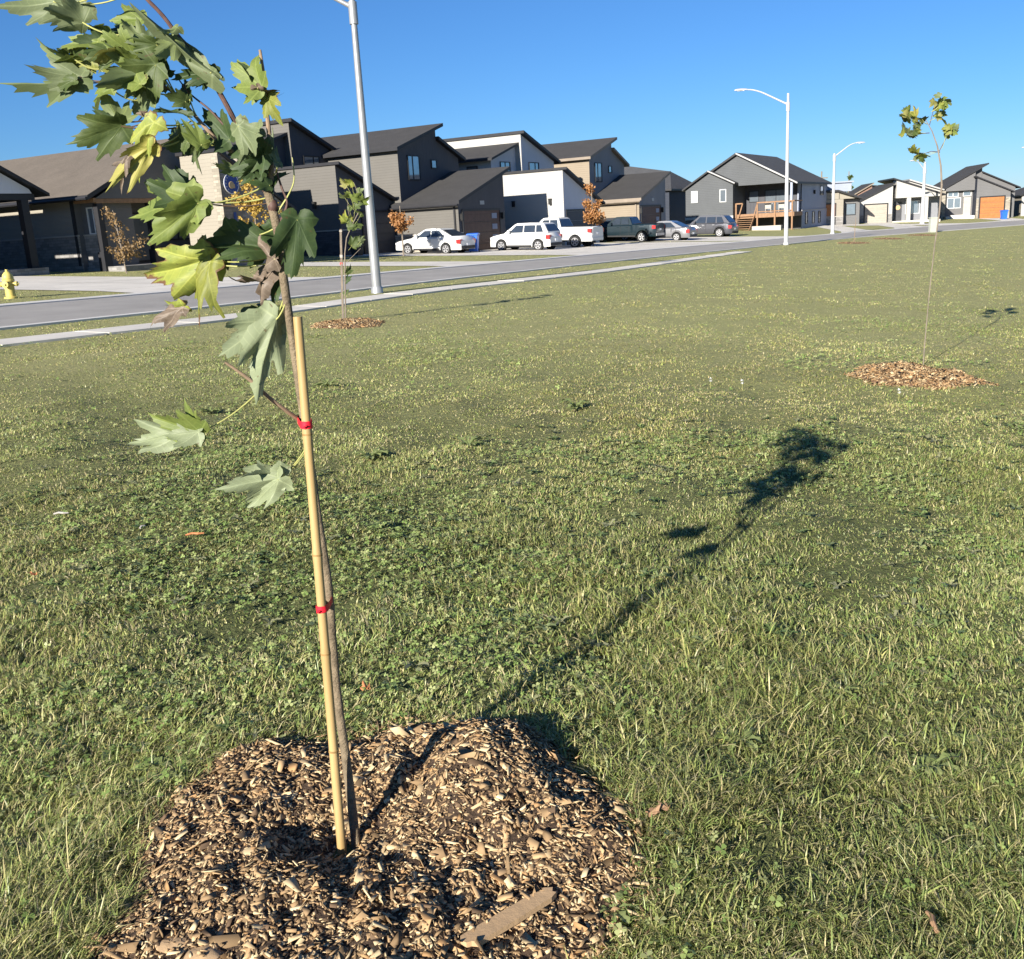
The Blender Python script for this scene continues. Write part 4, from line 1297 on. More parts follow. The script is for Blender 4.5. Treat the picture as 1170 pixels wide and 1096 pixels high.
def deck_chair(label, x, y):
    w = H7.world(x, y)
    o = empty('deck_chair', (w[0], w[1], H7.P.z + 1.5), -HEAD); tag(o, label, 'chair', 'cream chairs on the deck')
    for sx in (-1, 1):
        for sy in (-1, 1):
            mb = MB(); mb.box(sx * .26 - .025, sx * .26 + .025, sy * .24 - .025, sy * .24 + .025, 0, .42 if sy < 0 else .95); mb.build('leg', MT['sill'], o)
    mb = MB(); mb.box(-.3, .3, -.28, .26, .40, .46); mb.build('seat', MT['sill'], o)
    mb = MB(); mb.box(-.28, .28, -.30, -.26, .47, 1.0); mb.build('backrest', MT['sill'], o)
    return o


deck_chair('cream chair on the cedar deck, the left one', -2.5, .55); deck_chair('cream chair on the cedar deck, the right one beside the lamp post', -1.2, .55)
w = H7.world(-2.2, -1.0); o = empty('concrete_bench', (w[0], w[1], gz(*w)), -HEAD); tag(o, 'long pale concrete slab lying on the grass below the deck', 'slab')
mb = MB(); mb.box(-1.4, 1.4, -.3, .3, -.2, .42); mb.build('slab', MT['sill'], o, bevel=.03)

# far utility pole
g = at(938, 232, 150); o = empty('utility_pole', (g.x, g.y, gz(g.x, 150))); tag(o, 'far thin utility pole behind the deck house roof', 'pole')
zt = at(938, 196, 150).z - gz(g.x, 150)
mb = MB(); mb.tube([(0, 0, -.5), (0, 0, zt)], [.15, .1], 8); mb.build('pole', MT['bark_small'], o)
mb = MB(); mb.box(-.9, .9, -.06, .06, zt - 1.0, zt - .85); mb.build('crossarm', MT['bark_small'], o)
# ------------------------------------------------------------------ maple leaves
_half = [(0, 1.0), (4, .91), (8, .85), (11, .88), (15, .76), (19, .74), (22, .77), (27, .59), (32, .62), (36, .74), (40, .78), (43, .84), (47, .88), (51, .76), (55, .73), (59, .74), (64, .62), (70, .58), (78, .46), (83, .48), (89, .53), (94, .57), (101, .46), (108, .43), (119, .33), (136, .24), (158, .15), (176, .05)]


def leaf_mesh(name, mat, L, w, curl, fold, rip, seed, curl_x=0.0):
    rr = random.Random(seed)
    ls = [rr.uniform(.86, 1.12), rr.uniform(.8, 1.15), rr.uniform(.86, 1.12), rr.uniform(.8, 1.15)]
    out = []
    for sgn, a, b in ((1, ls[0], ls[1]), (-1, ls[2], ls[3])):
        pts = []
        for d, r in _half:
            k = 1.0 if d < 25 else (a if d < 76 else b)
            r2 = r * (k if d not in (27, 78) else 1) * rr.uniform(.91, 1.06)
            dd = d + rr.uniform(-1, 1)
            pts.append((sgn * r2 * math.sin(R(dd)), r2 * math.cos(R(dd))))
        out.append(pts)
    ring = out[0] + out[1][::-1][:-1]          # clockwise right side then left back to the tip
    n = len(ring)
    fr = [.0, .3, .55, .8, 1.0]
    V, UV, MG = [(0, 0, 0)], [(0, 0)], [0]
    ph = rr.uniform(0, 6)
    tw = rr.uniform(-.25, .25)
    bend = [rr.uniform(-.45, .30) for _ in range(5)]
    for f in fr[1:]:
        for x, y in ring:
            x, y = x * f, y * f
            r = math.hypot(x, y); a = math.atan2(x, y)
            z = fold * abs(x) + rip * r * math.sin(4.2 * a + ph) * (.4 + .6 * r) - curl * max(0, y) ** 2 - curl_x * x * x + tw * x * y
            z += rip * .6 * math.sin(9 * r + 2 * a + ph) * r
            q = (0, 1.2, 2.4, -1.2, -2.4)
            for bi, qa in enumerate((0, .77, 1.66, -.77, -1.66)):      # each lobe bends its own way
                z += bend[bi] * max(0, 1 - abs(a - qa) / .42) * max(0, r - .22) ** 1.5
            V.append((x * w, y, z)); UV.append((x, y)); MG.append(f)
    F = []
    for k in range(n):
        F.append((0, 1 + (k + 1) % n, 1 + k))
    for q in range(len(fr) - 2):
        a, b = 1 + q * n, 1 + (q + 1) * n
        for k in range(n):
            k2 = (k + 1) % n
            F.append((a + k, a + k2, b + k2, b + k))
    me = bpy.data.meshes.new(name)
    me.from_pydata([(x * L, y * L, z * L) for x, y, z in V], [], F)
    me.materials.append(mat)
    u1 = me.uv_layers.new(name='blade'); u2 = me.uv_layers.new(name='margin')
    for lp in me.loops:
        u1.data[lp.index].uv = UV[lp.vertex_index]; u2.data[lp.index].uv = (MG[lp.vertex_index], 0)
    me.polygons.foreach_set('use_smooth', [True] * len(me.polygons))
    me.update()
    return me


def place_leaf(parent, B, T, w, phi, mat, curl=.25, fold=.15, rip=.07, flip=False, seed=0, att=None, pet=None, name='leaf', curl_x=0.0, pr=.0016):
    """blade from stalk end B to tip T (world); phi turns it about its midrib, 0 = facing the viewer"""
    B, T = Vector(B), Vector(T)
    e1 = (T - B); L = e1.length; e1.normalize()
    v = ((B + T) / 2 - CAM).normalized()
    n = (-v) - e1 * (-v).dot(e1); n.normalize()
    e2 = e1.cross(n).normalized()
    rot = Matrix.Rotation(phi, 3, e1)
    n, e2 = rot @ n, rot @ e2
    if flip: n, e2 = -n, -e2
    me = leaf_mesh(name, LM[mat], L, w, curl, fold, rip, seed, curl_x)
    o = bpy.data.objects.new(name, me); COL.objects.link(o)
    o.parent = parent
    pl = parent.location if parent else Vector()
    mtx = Matrix((e2, e1, n)).transposed().to_4x4(); mtx.translation = B - pl
    o.matrix_local = mtx
    if att is not None:
        A = Vector(att)
        inv = (Matrix.Translation(pl) @ mtx).inverted()
        mid = A.lerp(B, .5) + Vector((0, 0, -.01 - .06 * (A - B).length))
        pts = []
        for i in range(9):
            t = i / 8
            pts.append(inv @ ((1 - t) ** 2 * A + 2 * t * (1 - t) * mid + t * t * (B + (T - B) * .015)))
        mb = MB(); mb.tube(pts, pr, 6)
        mb.build('petiole', MT[pet or 'petiole'], o, smooth=True)
    return o


TY = 2.27      # distance of the sapling


def tp(px, py, d=0.0):
    return at(px, py, TY + d)


base = ground(405, 958)
tree = empty('maple_sapling', base)
tag(tree, 'young maple sapling with green and yellowing leaves tied to a bamboo cane, nearest of all', 'tree')


def tree_tube(name, pts, rad, mat, n=10, jit=.04):
    P = [tp(*p) - base for p in pts]
    # smooth by subdividing
    Q, RR = [], []
    for i in range(len(P) - 1):
        p0, p1, p2, p3 = P[max(0, i - 1)], P[i], P[i + 1], P[min(len(P) - 1, i + 2)]
        for k in range(5):
            t = k / 5
            Q.append(.5 * ((2 * p1) + (p2 - p0) * t + (2 * p0 - 5 * p1 + 4 * p2 - p3) * t * t + (3 * p1 - p0 - 3 * p2 + p3) * t ** 3))
            RR.append(rad[i] + (rad[i + 1] - rad[i]) * t)
    Q.append(P[-1]); RR.append(rad[-1])
    mb = MB(); mb.tube(Q, RR, n, jitter=jit)
    return mb.build(name, MT[mat], tree, smooth=True)


tree_tube('trunk', [(409, 985, -.05), (406, 957, -.05), (397, 880, -.02), (386, 800), (380, 735), (375, 670, .0), (363, 590, .01), (352, 510, .02), (342, 440, .02), (333, 380, .02), (325, 325), (319, 275), (313, 245), (306, 218)],
          [.0135, .0122, .0117, .0113, .0110, .0107, .0104, .0102, .0100, .0098, .0098, .0098, .0100, .0105], 'bark', 12)
tree_tube('branch', [(306, 220), (310, 196), (308, 160), (304, 118), (301, 85), (297, 57)], [.0085, .0065, .0052, .0045, .004, .003], 'twig_light', 8)
tree_tube('branch', [(308, 222), (297, 205), (284, 172), (270, 142), (256, 115), (240, 88), (222, 62), (204, 42), (186, 18), (165, -4), (150, -24)], [.010, .009, .0065, .006, .0056, .0052, .005, .0046, .0042, .0038, .003], 'twig', 8)
tree_tube('branch', [(300, 208), (276, 182), (252, 164), (232, 143), (212, 120), (194, 103), (178, 92)], [.0075, .006, .0045, .004, .0034, .0028, .002], 'twig_light', 8)
tree_tube('branch', [(347, 484, .03), (328, 470, .0), (308, 455, -.02), (284, 433, -.03), (257, 414, -.04)], [.0055, .005, .0046, .0042, .003], 'twig_light', 8)
tree_tube('branch', [(316, 262), (322, 250), (328, 232), (322, 215), (316, 196)], [.004, .003, .0028, .0025, .002], 'twig', 6)
tree_tube('branch', [(314, 256), (318, 242), (330, 222), (336, 205), (334, 180)], [.003, .002, .0018, .0016, .0012], 'petiole', 6)
tree_tube('branch', [(262, 150), (240, 126), (218, 108), (205, 92)], [.003, .0022, .0018, .0014], 'twig', 6)
for a_, r_ in (((312, 236), .0145), ((318, 263), .0135), ((307, 214), .0125)):
    mb = MB(); p = tp(*a_) - base
    mb.lathe([(r_ * .55, -.014), (r_ * .82, -.006), (r_ * .85, .002), (r_ * .6, .013)], 10, p)
    mb.build('bud_scar', MT['twig'], tree, smooth=True)

# (base px, tip px, width, phi deg, colour, flip, depth, curl, stalk attach px or None, stalk colour)
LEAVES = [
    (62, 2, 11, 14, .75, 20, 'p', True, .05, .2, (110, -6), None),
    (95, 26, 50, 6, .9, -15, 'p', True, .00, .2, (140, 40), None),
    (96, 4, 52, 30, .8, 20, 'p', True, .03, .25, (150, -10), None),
    (150, 40, 100, 20, .75, 55, 'd', False, .08, .3, (176, 44), None),  # shade on this blade is put in by the dark colour
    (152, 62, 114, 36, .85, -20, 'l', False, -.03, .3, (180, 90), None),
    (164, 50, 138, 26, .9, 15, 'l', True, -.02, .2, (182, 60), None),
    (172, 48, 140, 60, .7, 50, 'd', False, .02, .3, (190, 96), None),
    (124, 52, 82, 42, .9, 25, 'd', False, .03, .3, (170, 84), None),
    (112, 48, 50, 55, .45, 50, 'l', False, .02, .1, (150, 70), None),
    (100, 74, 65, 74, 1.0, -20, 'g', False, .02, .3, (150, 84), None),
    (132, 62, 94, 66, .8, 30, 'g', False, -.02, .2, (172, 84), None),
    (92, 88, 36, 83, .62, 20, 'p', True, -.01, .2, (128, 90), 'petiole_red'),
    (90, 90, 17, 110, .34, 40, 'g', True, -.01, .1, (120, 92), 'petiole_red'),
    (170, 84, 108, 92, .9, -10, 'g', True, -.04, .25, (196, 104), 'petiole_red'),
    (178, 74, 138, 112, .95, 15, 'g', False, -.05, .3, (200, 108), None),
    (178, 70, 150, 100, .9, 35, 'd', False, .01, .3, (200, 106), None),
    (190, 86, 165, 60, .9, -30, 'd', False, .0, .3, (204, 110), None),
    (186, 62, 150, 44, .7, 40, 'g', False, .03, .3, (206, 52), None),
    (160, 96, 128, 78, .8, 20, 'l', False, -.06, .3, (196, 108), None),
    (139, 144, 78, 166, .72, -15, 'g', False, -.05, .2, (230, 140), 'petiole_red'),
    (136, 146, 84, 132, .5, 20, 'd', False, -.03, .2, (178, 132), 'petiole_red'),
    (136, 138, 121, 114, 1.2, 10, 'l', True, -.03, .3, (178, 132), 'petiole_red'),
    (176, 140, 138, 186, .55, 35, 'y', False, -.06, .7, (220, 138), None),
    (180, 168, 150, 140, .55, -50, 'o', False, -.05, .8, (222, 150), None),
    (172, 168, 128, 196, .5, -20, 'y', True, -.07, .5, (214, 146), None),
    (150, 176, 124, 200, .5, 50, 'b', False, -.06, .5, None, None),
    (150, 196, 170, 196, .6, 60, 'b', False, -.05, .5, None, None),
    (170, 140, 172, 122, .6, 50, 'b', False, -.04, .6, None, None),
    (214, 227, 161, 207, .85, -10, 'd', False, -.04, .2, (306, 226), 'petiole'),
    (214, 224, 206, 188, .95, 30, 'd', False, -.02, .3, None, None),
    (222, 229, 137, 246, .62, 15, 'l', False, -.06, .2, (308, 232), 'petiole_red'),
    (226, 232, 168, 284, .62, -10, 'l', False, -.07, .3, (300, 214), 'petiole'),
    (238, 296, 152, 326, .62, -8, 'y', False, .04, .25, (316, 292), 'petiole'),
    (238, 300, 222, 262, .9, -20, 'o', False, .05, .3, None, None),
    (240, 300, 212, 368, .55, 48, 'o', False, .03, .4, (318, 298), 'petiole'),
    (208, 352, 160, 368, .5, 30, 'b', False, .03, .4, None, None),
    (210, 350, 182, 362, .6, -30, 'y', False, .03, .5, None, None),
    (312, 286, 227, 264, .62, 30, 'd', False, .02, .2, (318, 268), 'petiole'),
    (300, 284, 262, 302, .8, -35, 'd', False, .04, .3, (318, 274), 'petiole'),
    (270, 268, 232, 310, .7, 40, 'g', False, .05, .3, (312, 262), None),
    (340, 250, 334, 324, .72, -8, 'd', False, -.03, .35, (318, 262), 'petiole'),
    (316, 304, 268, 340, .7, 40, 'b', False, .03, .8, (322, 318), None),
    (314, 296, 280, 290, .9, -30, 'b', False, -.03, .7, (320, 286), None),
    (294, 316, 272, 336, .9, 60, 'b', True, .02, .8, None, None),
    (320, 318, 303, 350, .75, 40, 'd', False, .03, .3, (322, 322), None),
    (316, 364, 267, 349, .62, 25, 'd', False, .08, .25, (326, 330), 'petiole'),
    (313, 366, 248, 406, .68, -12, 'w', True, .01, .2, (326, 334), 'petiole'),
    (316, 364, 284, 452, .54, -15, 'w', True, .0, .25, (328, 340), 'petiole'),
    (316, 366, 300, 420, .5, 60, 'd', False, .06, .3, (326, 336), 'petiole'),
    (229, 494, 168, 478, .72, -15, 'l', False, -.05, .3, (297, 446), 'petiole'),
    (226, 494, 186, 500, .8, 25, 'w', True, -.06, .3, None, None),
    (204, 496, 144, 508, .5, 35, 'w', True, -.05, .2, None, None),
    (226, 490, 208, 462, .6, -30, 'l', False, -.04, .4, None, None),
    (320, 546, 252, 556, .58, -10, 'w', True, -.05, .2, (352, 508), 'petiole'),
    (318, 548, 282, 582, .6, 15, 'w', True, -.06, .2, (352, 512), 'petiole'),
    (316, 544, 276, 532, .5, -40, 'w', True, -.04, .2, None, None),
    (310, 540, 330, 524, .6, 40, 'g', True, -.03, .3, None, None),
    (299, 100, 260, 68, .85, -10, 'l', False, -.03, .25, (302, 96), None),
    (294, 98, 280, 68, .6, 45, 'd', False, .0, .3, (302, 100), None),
    (298, 104, 274, 116, .8, 20, 'l', False, -.02, .3, (304, 106), None),
    (294, 100, 312, 126, .8, 50, 'b', False, -.04, .9, (302, 104), None),
    (306, 112, 314, 138, .9, 30, 'o', False, -.02, .4, (304, 110), None),
    (242, 84, 152, 16, .23, 15, 'p', True, -.05, .1, (246, 96), None),
    (240, 84, 186, 32, .25, -30, 'p', True, -.04, .1, None, None),
    (245, 84, 194, 84, .55, 25, 'd', False, -.02, .2, (249, 100), None),
    (238, 86, 218, 100, .8, 10, 'd', False, -.02, .2, None, None),
    (217, 114, 198, 86, .7, -35, 'd', False, .0, .3, (226, 134), None),
    (212, 116, 188, 108, .9, 20, 'g', False, -.02, .2, (222, 132), None),
    (214, 132, 166, 120, .26, 40, 'd', False, -.03, .2, (230, 142), None),
    (214, 162, 182, 146, .85, -15, 'g', False, -.03, .25, (240, 152), None),
    (230, 166, 208, 134, .6, 10, 'l', False, -.05, .25, (246, 160), None),
    (234, 164, 202, 174, .8, 25, 'd', False, -.01, .25, (250, 162), None),
    (262, 160, 228, 122, .75, -15, 'd', False, -.01, .25, (272, 150), None),
    (272, 144, 304, 184, .6, 15, 'p', True, -.05, .2, (270, 138), None),
    (284, 170, 270, 186, .9, -20, 'p', True, -.04, .3, None, None),
    (304, 176, 252, 168, .85, 10, 'd', False, -.03, .2, (308, 190), None),
    (302, 180, 276, 208, .8, -20, 'd', False, -.02, .25, (308, 200), None),
    (300, 196, 258, 194, .7, 20, 'd', False, .0, .3, (307, 206), None),
    (318, 186, 306, 158, .35, 35, 'p', True, -.04, .2, (312, 200), None),
    (308, 212, 284, 206, .9, 35, 'd', False, -.02, .3, (309, 216), None),
    (308, 216, 322, 190, .6, -45, 'd', False, .0, .3, (309, 220), None),
    (312, 258, 300, 288, .7, 30, 'd', False, .03, .3, (316, 252), None),
]
rr = random.Random(77)
for k in range(18):            # the wind-blown mass of blades at the top left, all streaming to the left
    x, y = rr.uniform(75, 205), rr.uniform(22, 112)
    if abs((y - 30) - (x - 75) * .25) > 62: continue
    a = R(rr.uniform(150, 235)); l = rr.uniform(26, 44)
    LEAVES.append((x, y, x + l * math.cos(a), y - l * math.sin(a) * .8, rr.uniform(.5, .85), rr.uniform(-60, 60), rr.choice('llloggp'), rr.random() < .4, rr.uniform(-.07, .07), rr.uniform(.2, .6), (min(x + 30, 225), y + 14) if k % 3 == 0 else None, None))
for k in range(5):
    x, y = rr.uniform(215, 300), rr.uniform(140, 200)
    a = R(rr.uniform(140, 250)); l = rr.uniform(24, 36)
    LEAVES.append((x, y, x + l * math.cos(a), y - l * math.sin(a) * .8, rr.uniform(.5, .8), rr.uniform(-55, 55), rr.choice('lgpd'), rr.random() < .4, rr.uniform(-.05, .06), .4, None, None))
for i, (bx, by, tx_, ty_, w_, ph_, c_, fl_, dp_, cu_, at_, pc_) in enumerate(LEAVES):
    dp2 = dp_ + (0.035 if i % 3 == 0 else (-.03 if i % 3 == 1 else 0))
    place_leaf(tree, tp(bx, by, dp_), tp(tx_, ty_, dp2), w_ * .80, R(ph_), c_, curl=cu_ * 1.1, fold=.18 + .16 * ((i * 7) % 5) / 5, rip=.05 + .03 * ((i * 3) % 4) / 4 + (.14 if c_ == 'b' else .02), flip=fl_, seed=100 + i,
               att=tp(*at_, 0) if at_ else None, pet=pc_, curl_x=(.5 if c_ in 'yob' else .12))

# cane and its two ties
cb_ = ground(390, 957)
cane = empty('bamboo_cane', cb_); tag(cane, 'straight yellow bamboo cane standing in the mulch against the near sapling', 'stake')
P0, P1 = at(391, 975, TY - .09), at(340, 362, TY - .03)
pts, rad = [], []
for i in range(61):
    t = i / 60
    k = .0 if min(abs(t - q) for q in (.21, .40, .585, .80)) > .006 else .0011
    pts.append(P0.lerp(P1, t) - cb_); rad.append(.0118 - .0014 * t + k)
mb = MB(); mb.tube(pts, rad, 16); mb.build('cane', MT['bamboo'], cane, smooth=True)
MT['bamboo_node'] = M('bamboo_node', (.27, .165, .06), .6, .3, 60)
for q in (.21, .40, .585, .80):
    mb = MB(); a_ = P0.lerp(P1, q) - cb_; d_ = (P1 - P0).normalized() * .0022; mb.tube([a_ - d_, a_ + d_], [.0132 - .0014 * q] * 2, 14); mb.build('cane_node', MT['bamboo_node'], cane, smooth=True)


def tie(label, px, py, trunk_px, hh):
    c = at(px, py, TY - .05)
    t_ = (P0 - P1).z
    k = (c.z - P0.z) / (P1.z - P0.z)
    a = P0.lerp(P1, k)
    b = tp(*trunk_px)
    b = Vector((b.x, b.y, c.z))
    o = empty('tie_tape', a); tag(o, label, 'tie', 'red plastic ties on the cane')
    d = Vector((b.x - a.x, b.y - a.y, 0)); D = d.length; d.normalize(); e = Vector((-d.y, d.x, 0))
    ring = []
    r1, r2 = .0135, .0135
    for i in range(13):
        q = math.pi / 2 + math.pi * i / 12
        ring.append(d * (r1 * math.cos(q)) + e * (r1 * math.sin(q)))
    for i in range(13):
        q = -math.pi / 2 + math.pi * i / 12
        ring.append(d * (D + r2 * math.cos(q)) + e * (r2 * math.sin(q)))
    n = len(ring)
    mb = MB()
    for z, s in ((-hh, 1.0), (-hh * .3, 1.03), (hh * .4, 1.02), (hh, 1.0)):
        mb.v += [(p.x + random.uniform(-.0004, .0004), p.y + random.uniform(-.0004, .0004), z + random.uniform(-.0010, .0010)) for p in ring]
    for j in range(3):
        for i in range(n):
            i2 = (i + 1) % n
            mb.f.append([j * n + i, j * n + i2, j * n + n + i2, j * n + n + i]); mb.m.append(0)
    mb.build('tape', MT['red_tape'], o, smooth=True)
    kn = MB(); kk = -e * 0 + d * (-r1); kn.bar(kk + Vector((-.001, -.002, .0)), kk + Vector((-.009, -.004, -.004)), .008, .002); kn.build('loose_end', MT['red_tape'], o)


tie('upper red tape tie round cane and sapling where the low twig leaves', 346, 486, (347, 486, .03), .0085)
tie('lower red tape tie round cane and sapling above the mulch', 369, 693, (375, 693, .0), .0080)


# ------------------------------------------------------------------ other saplings
def sapling(name, label, base_, stems, leaves, group=None):
    o = empty(name, base_); tag(o, label, 'tree', group)
    for nm, pts, rad, mat in stems:
        mb = MB(); mb.tube([Vector(p) - base_ for p in pts], rad, 8, jitter=.03); mb.build(nm, MT[mat], o, smooth=True)
    for i, (B, T, w, ph, c, fl, att) in enumerate(leaves):
        place_leaf(o, B, T, w, R(ph), c, curl=.3, fold=.2, rip=.08, flip=fl, seed=500 + i + int(abs(base_.x * 13)), att=att, pr=.002)
    return o


# second sapling by the pavement
Y2 = 16.6
b2 = ground(394, 368); Y2 = b2.y
q = lambda x, y, d=0: at(x, y, Y2 + d)
lv = []
rr = random.Random(5)
for (x, y) in ((396, 212), (402, 208), (400, 222), (394, 226), (408, 218), (412, 230), (406, 236), (399, 240), (413, 244), (402, 249), (396, 254), (409, 256), (404, 226), (398, 260)):
    a = rr.uniform(0, 6.28); l = rr.uniform(8, 12)
    lv.append((q(x, y, rr.uniform(-.1, .1)), q(x + l * math.cos(a), y + l * .8 * math.sin(a), rr.uniform(-.12, .12)), .9, rr.uniform(-50, 50), rr.choice('glgyo'), rr.random() < .3, q(404 - (y - 210) * -.0, min(y + 14, 262))))
lv += [(q(402, 280), q(410, 270), .9, 10, 'g', False, q(398, 286)), (q(412, 276), q(416, 268), .9, 20, 'p', True, q(404, 283)), (q(396, 312), q(403, 304), .6, 30, 'g', False, q(393, 316)), (q(395, 322), q(402, 314), .6, -30, 'd', False, q(393, 325)), (q(394, 336), q(398, 330), .8, -30, 'g', False, q(393, 338))]
sapling('maple_sapling', 'young sapling beside the near street lamp and its weathered stake', b2,
        [('trunk', [q(395, 372), q(394.5, 330), q(394, 290), q(396, 272), q(402, 258), q(409, 244), q(412, 232), q(408, 218), q(404, 208)], [.012, .011, .010, .009, .008, .007, .006, .004, .003], 'bark_small'),
         ('branch', [q(396, 300), q(404, 292), q(412, 284)], [.006, .004, .003], 'bark_small'),
         ('branch', [q(402, 258), q(398, 242), q(397, 228)], [.006, .004, .003], 'bark_small')], lv)
sk = empty('wooden_stake', ground(391.5, 367)); tag(sk, 'weathered wooden stake with red and white tape beside the lamp post sapling', 'stake')
mb = MB(); mb.bar(Vector((0, 0, -.1)), at(389.3, 262, Y2 - .05) - sk.location, .034, .034); mb.build('post', MT['bark_small'], sk)
a_, b_ = Vector((0, 0, 0)), at(389.3, 262, Y2 - .05) - sk.location
for t0, t1, m_ in ((.62, .645, 'red_tape'), (.70, .73, 'sill'), (.975, .99, 'sill')):
    mb = MB(); mb.bar(a_.lerp(b_, t0), a_.lerp(b_, t1), .044, .044); mb.build('tape', MT[m_], sk)

# third sapling, in the lawn on the right
b3 = ground(1055, 418); Y3 = b3.y
q3 = lambda x, y, d=0: at(x, y, Y3 + d)
lv = []
for cx, cy, n_, sx, att in ((1040, 134, 9, 11, (1056, 140)), (1038, 150, 6, 9, (1058, 152)), (1052, 140, 4, 6, (1060, 142)), (1071, 115, 6, 8, (1064, 128)), (1072, 132, 5, 5, (1062, 138)), (1088, 148, 5, 6, (1076, 170)), (1051, 178, 6, 7, (1073, 173))):
    for k in range(n_):
        a = rr.uniform(0, 6.28); x = cx + rr.uniform(-1, 1) * sx; y = cy + rr.uniform(-.8, .8) * sx; l = rr.uniform(7, 10)
        lv.append((q3(x, y, rr.uniform(-.08, .08)), q3(x + l * math.cos(a), y + l * .8 * math.sin(a), rr.uniform(-.1, .1)), .85, rr.uniform(-45, 45), rr.choice('oglypo'), rr.random() < .35, q3(*att) if k < 2 else None))
sapling('maple_sapling', 'slender sapling on the right with bare curved stem and few leaf tufts', b3,
        [('trunk', [q3(1054.5, 424), q3(1056, 400), q3(1060, 355), q3(1064, 315), q3(1068, 280), q3(1073, 245), q3(1076, 212), q3(1075, 190), q3(1071, 167), q3(1065, 150), q3(1057, 136)], [.006, .0055, .0052, .005, .006, .008, .0095, .0085, .007, .005, .003], 'bark_small'),
         ('branch', [q3(1073, 173), q3(1080, 160), q3(1087, 150)], [.004, .003, .002], 'twig'), ('branch', [q3(1062, 143), q3(1066, 128), q3(1071, 116)], [.004, .003, .002], 'twig'),
         ('branch', [q3(1074, 174), q3(1064, 173), q3(1055, 176)], [.004, .003, .002], 'twig'), ('branch', [q3(1062, 152), q3(1050, 153), q3(1043, 152)], [.004, .003, .002], 'twig')], lv)


# ------------------------------------------------------------------ street trees
def crown_tree(name, label, base_, blobs, trunk, mat, n, size, r0=.04, cat='tree', bark='bark_small'):
    o = empty(name, base_); tag(o, label, cat)
    rr = random.Random(int(abs(base_.x * 100)) + 3)
    mb = MB(); top = Vector(trunk)
    mb.tube([Vector((0, 0, -.2)), top * .5 + Vector((.02, 0, 0)), top], [r0, r0 * .8, r0 * .4], 8)
    pts = []
    for (c, rad, k) in blobs:
        c = Vector(c)
        for _ in range(max(2, int(k * 5))):
            d = Vector((rr.gauss(0, 1), rr.gauss(0, 1), rr.gauss(0, 1))).normalized() * (rad * rr.uniform(.4, 1.05))
            tip = c + Vector((d.x, d.y, d.z * 1.1))
            st = Vector((0, 0, max(.25 * top.z, min(top.z, tip.z - .35 - .3 * rr.random()))))
            st = top * (st.z / max(.01, top.z))
            mid = st.lerp(tip, .5) + Vector((0, 0, .06))
            mb.tube([st, mid, tip], [r0 * .3, r0 * .2, .004], 5, cap=False)
            for _ in range(int(n * k / max(2, int(k * 5)))):
                t = rr.uniform(.35, 1.1)
                pts.append(st.lerp(tip, t) + Vector((rr.gauss(0, .09), rr.gauss(0, .09), rr.gauss(0, .09))))
    mb.build('trunk', MT[bark], o, smooth=True)
    cm = MB()
    for p in pts:
        a = Vector((rr.gauss(0, 1), rr.gauss(0, 1), rr.gauss(0, 1) - .3)).normalized()
        b = a.cross(Vector((rr.gauss(0, 1), rr.gauss(0, 1), rr.gauss(0, 1)))).normalized()
        s = size * rr.uniform(.6, 1.25)
        cm.face([p, p + a * s * .5 + b * s * .38, p + a * s, p + a * s * .5 - b * s * .38])
    cm.build('crown', mat, o)
    return o


g = at(461, 291, 56.5); g.z = gz(g.x, g.y)
crown_tree('street_tree', 'small orange autumn tree beside the white sedan nose', g, [((-.05, 0, 1.75), .5, 1.0), ((-.3, 0, 2.3), .38, .7), ((.3, 0, 2.0), .38, .6)], (0, 0, 2.7), LM_PLAIN['orange'], 520, .14, .05)
g = at(678, 286, 66.5); g.z = gz(g.x, g.y)
crown_tree('street_tree', 'orange autumn tree with pointed crown behind the white pickup bed', g, [((0, 0, 2.1), .85, 1.4), ((-.05, 0, 2.9), .6, .9), ((-.1, 0, 3.6), .28, .4), ((.4, 0, 2.0), .6, .6), ((-.5, 0, 1.9), .5, .5)], (0, 0, 3.7), LM_PLAIN['orange'], 560, .17, .05)
g = ground(145, 312.5)
crown_tree('street_tree', 'thin straw coloured little tree in front of the bungalow porch', g, [((.1, 0, 1.25), .75, 1.4), ((-.4, 0, 1.25), .5, .9), ((.5, 0, 1.3), .4, .6), ((-.3, 0, 2.1), .45, .6), ((-.35, 0, 2.6), .25, .3)], (-.2, 0, 2.5), LM_PLAIN['straw'], 210, .12, .035)
g = at(297, 301, 46.0); g.z = gz(g.x, g.y)
crown_tree('street_tree', 'bright yellow autumn tree before the stone garage tower', g, [((-.1, 0, 2.1), .75, 1.2), ((-.45, 0, 3.0), .6, 1.0), ((.25, 0, 2.9), .6, 1.0), ((0, 0, 3.6), .45, .6), ((.9, 0, 2.4), .35, .3)], (0, 0, 3.4), LM_PLAIN['yellow'], 330, .15, .05)
g = at(969, 232, 160); g.z = gz(g.x, 150)
zt = at(969, 196, 160).z - g.z
crown_tree('conifer_tree', 'far slim conifer top behind the beige bungalow roof', g, [((0, 0, zt - 3.6), 1.3, .8), ((0, 0, zt - 2.2), .9, .5), ((0, 0, zt - .9), .5, .3)], (0, 0, zt), LM_PLAIN['green'], 200, .35, .16)


# ------------------------------------------------------------------ mulch
PAL = np.array([(.33, .22, .115), (.215, .142, .075), (.105, .068, .040), (.52, .405, .235), (.31, .185, .085), (.42, .31, .175), (.16, .108, .058)])


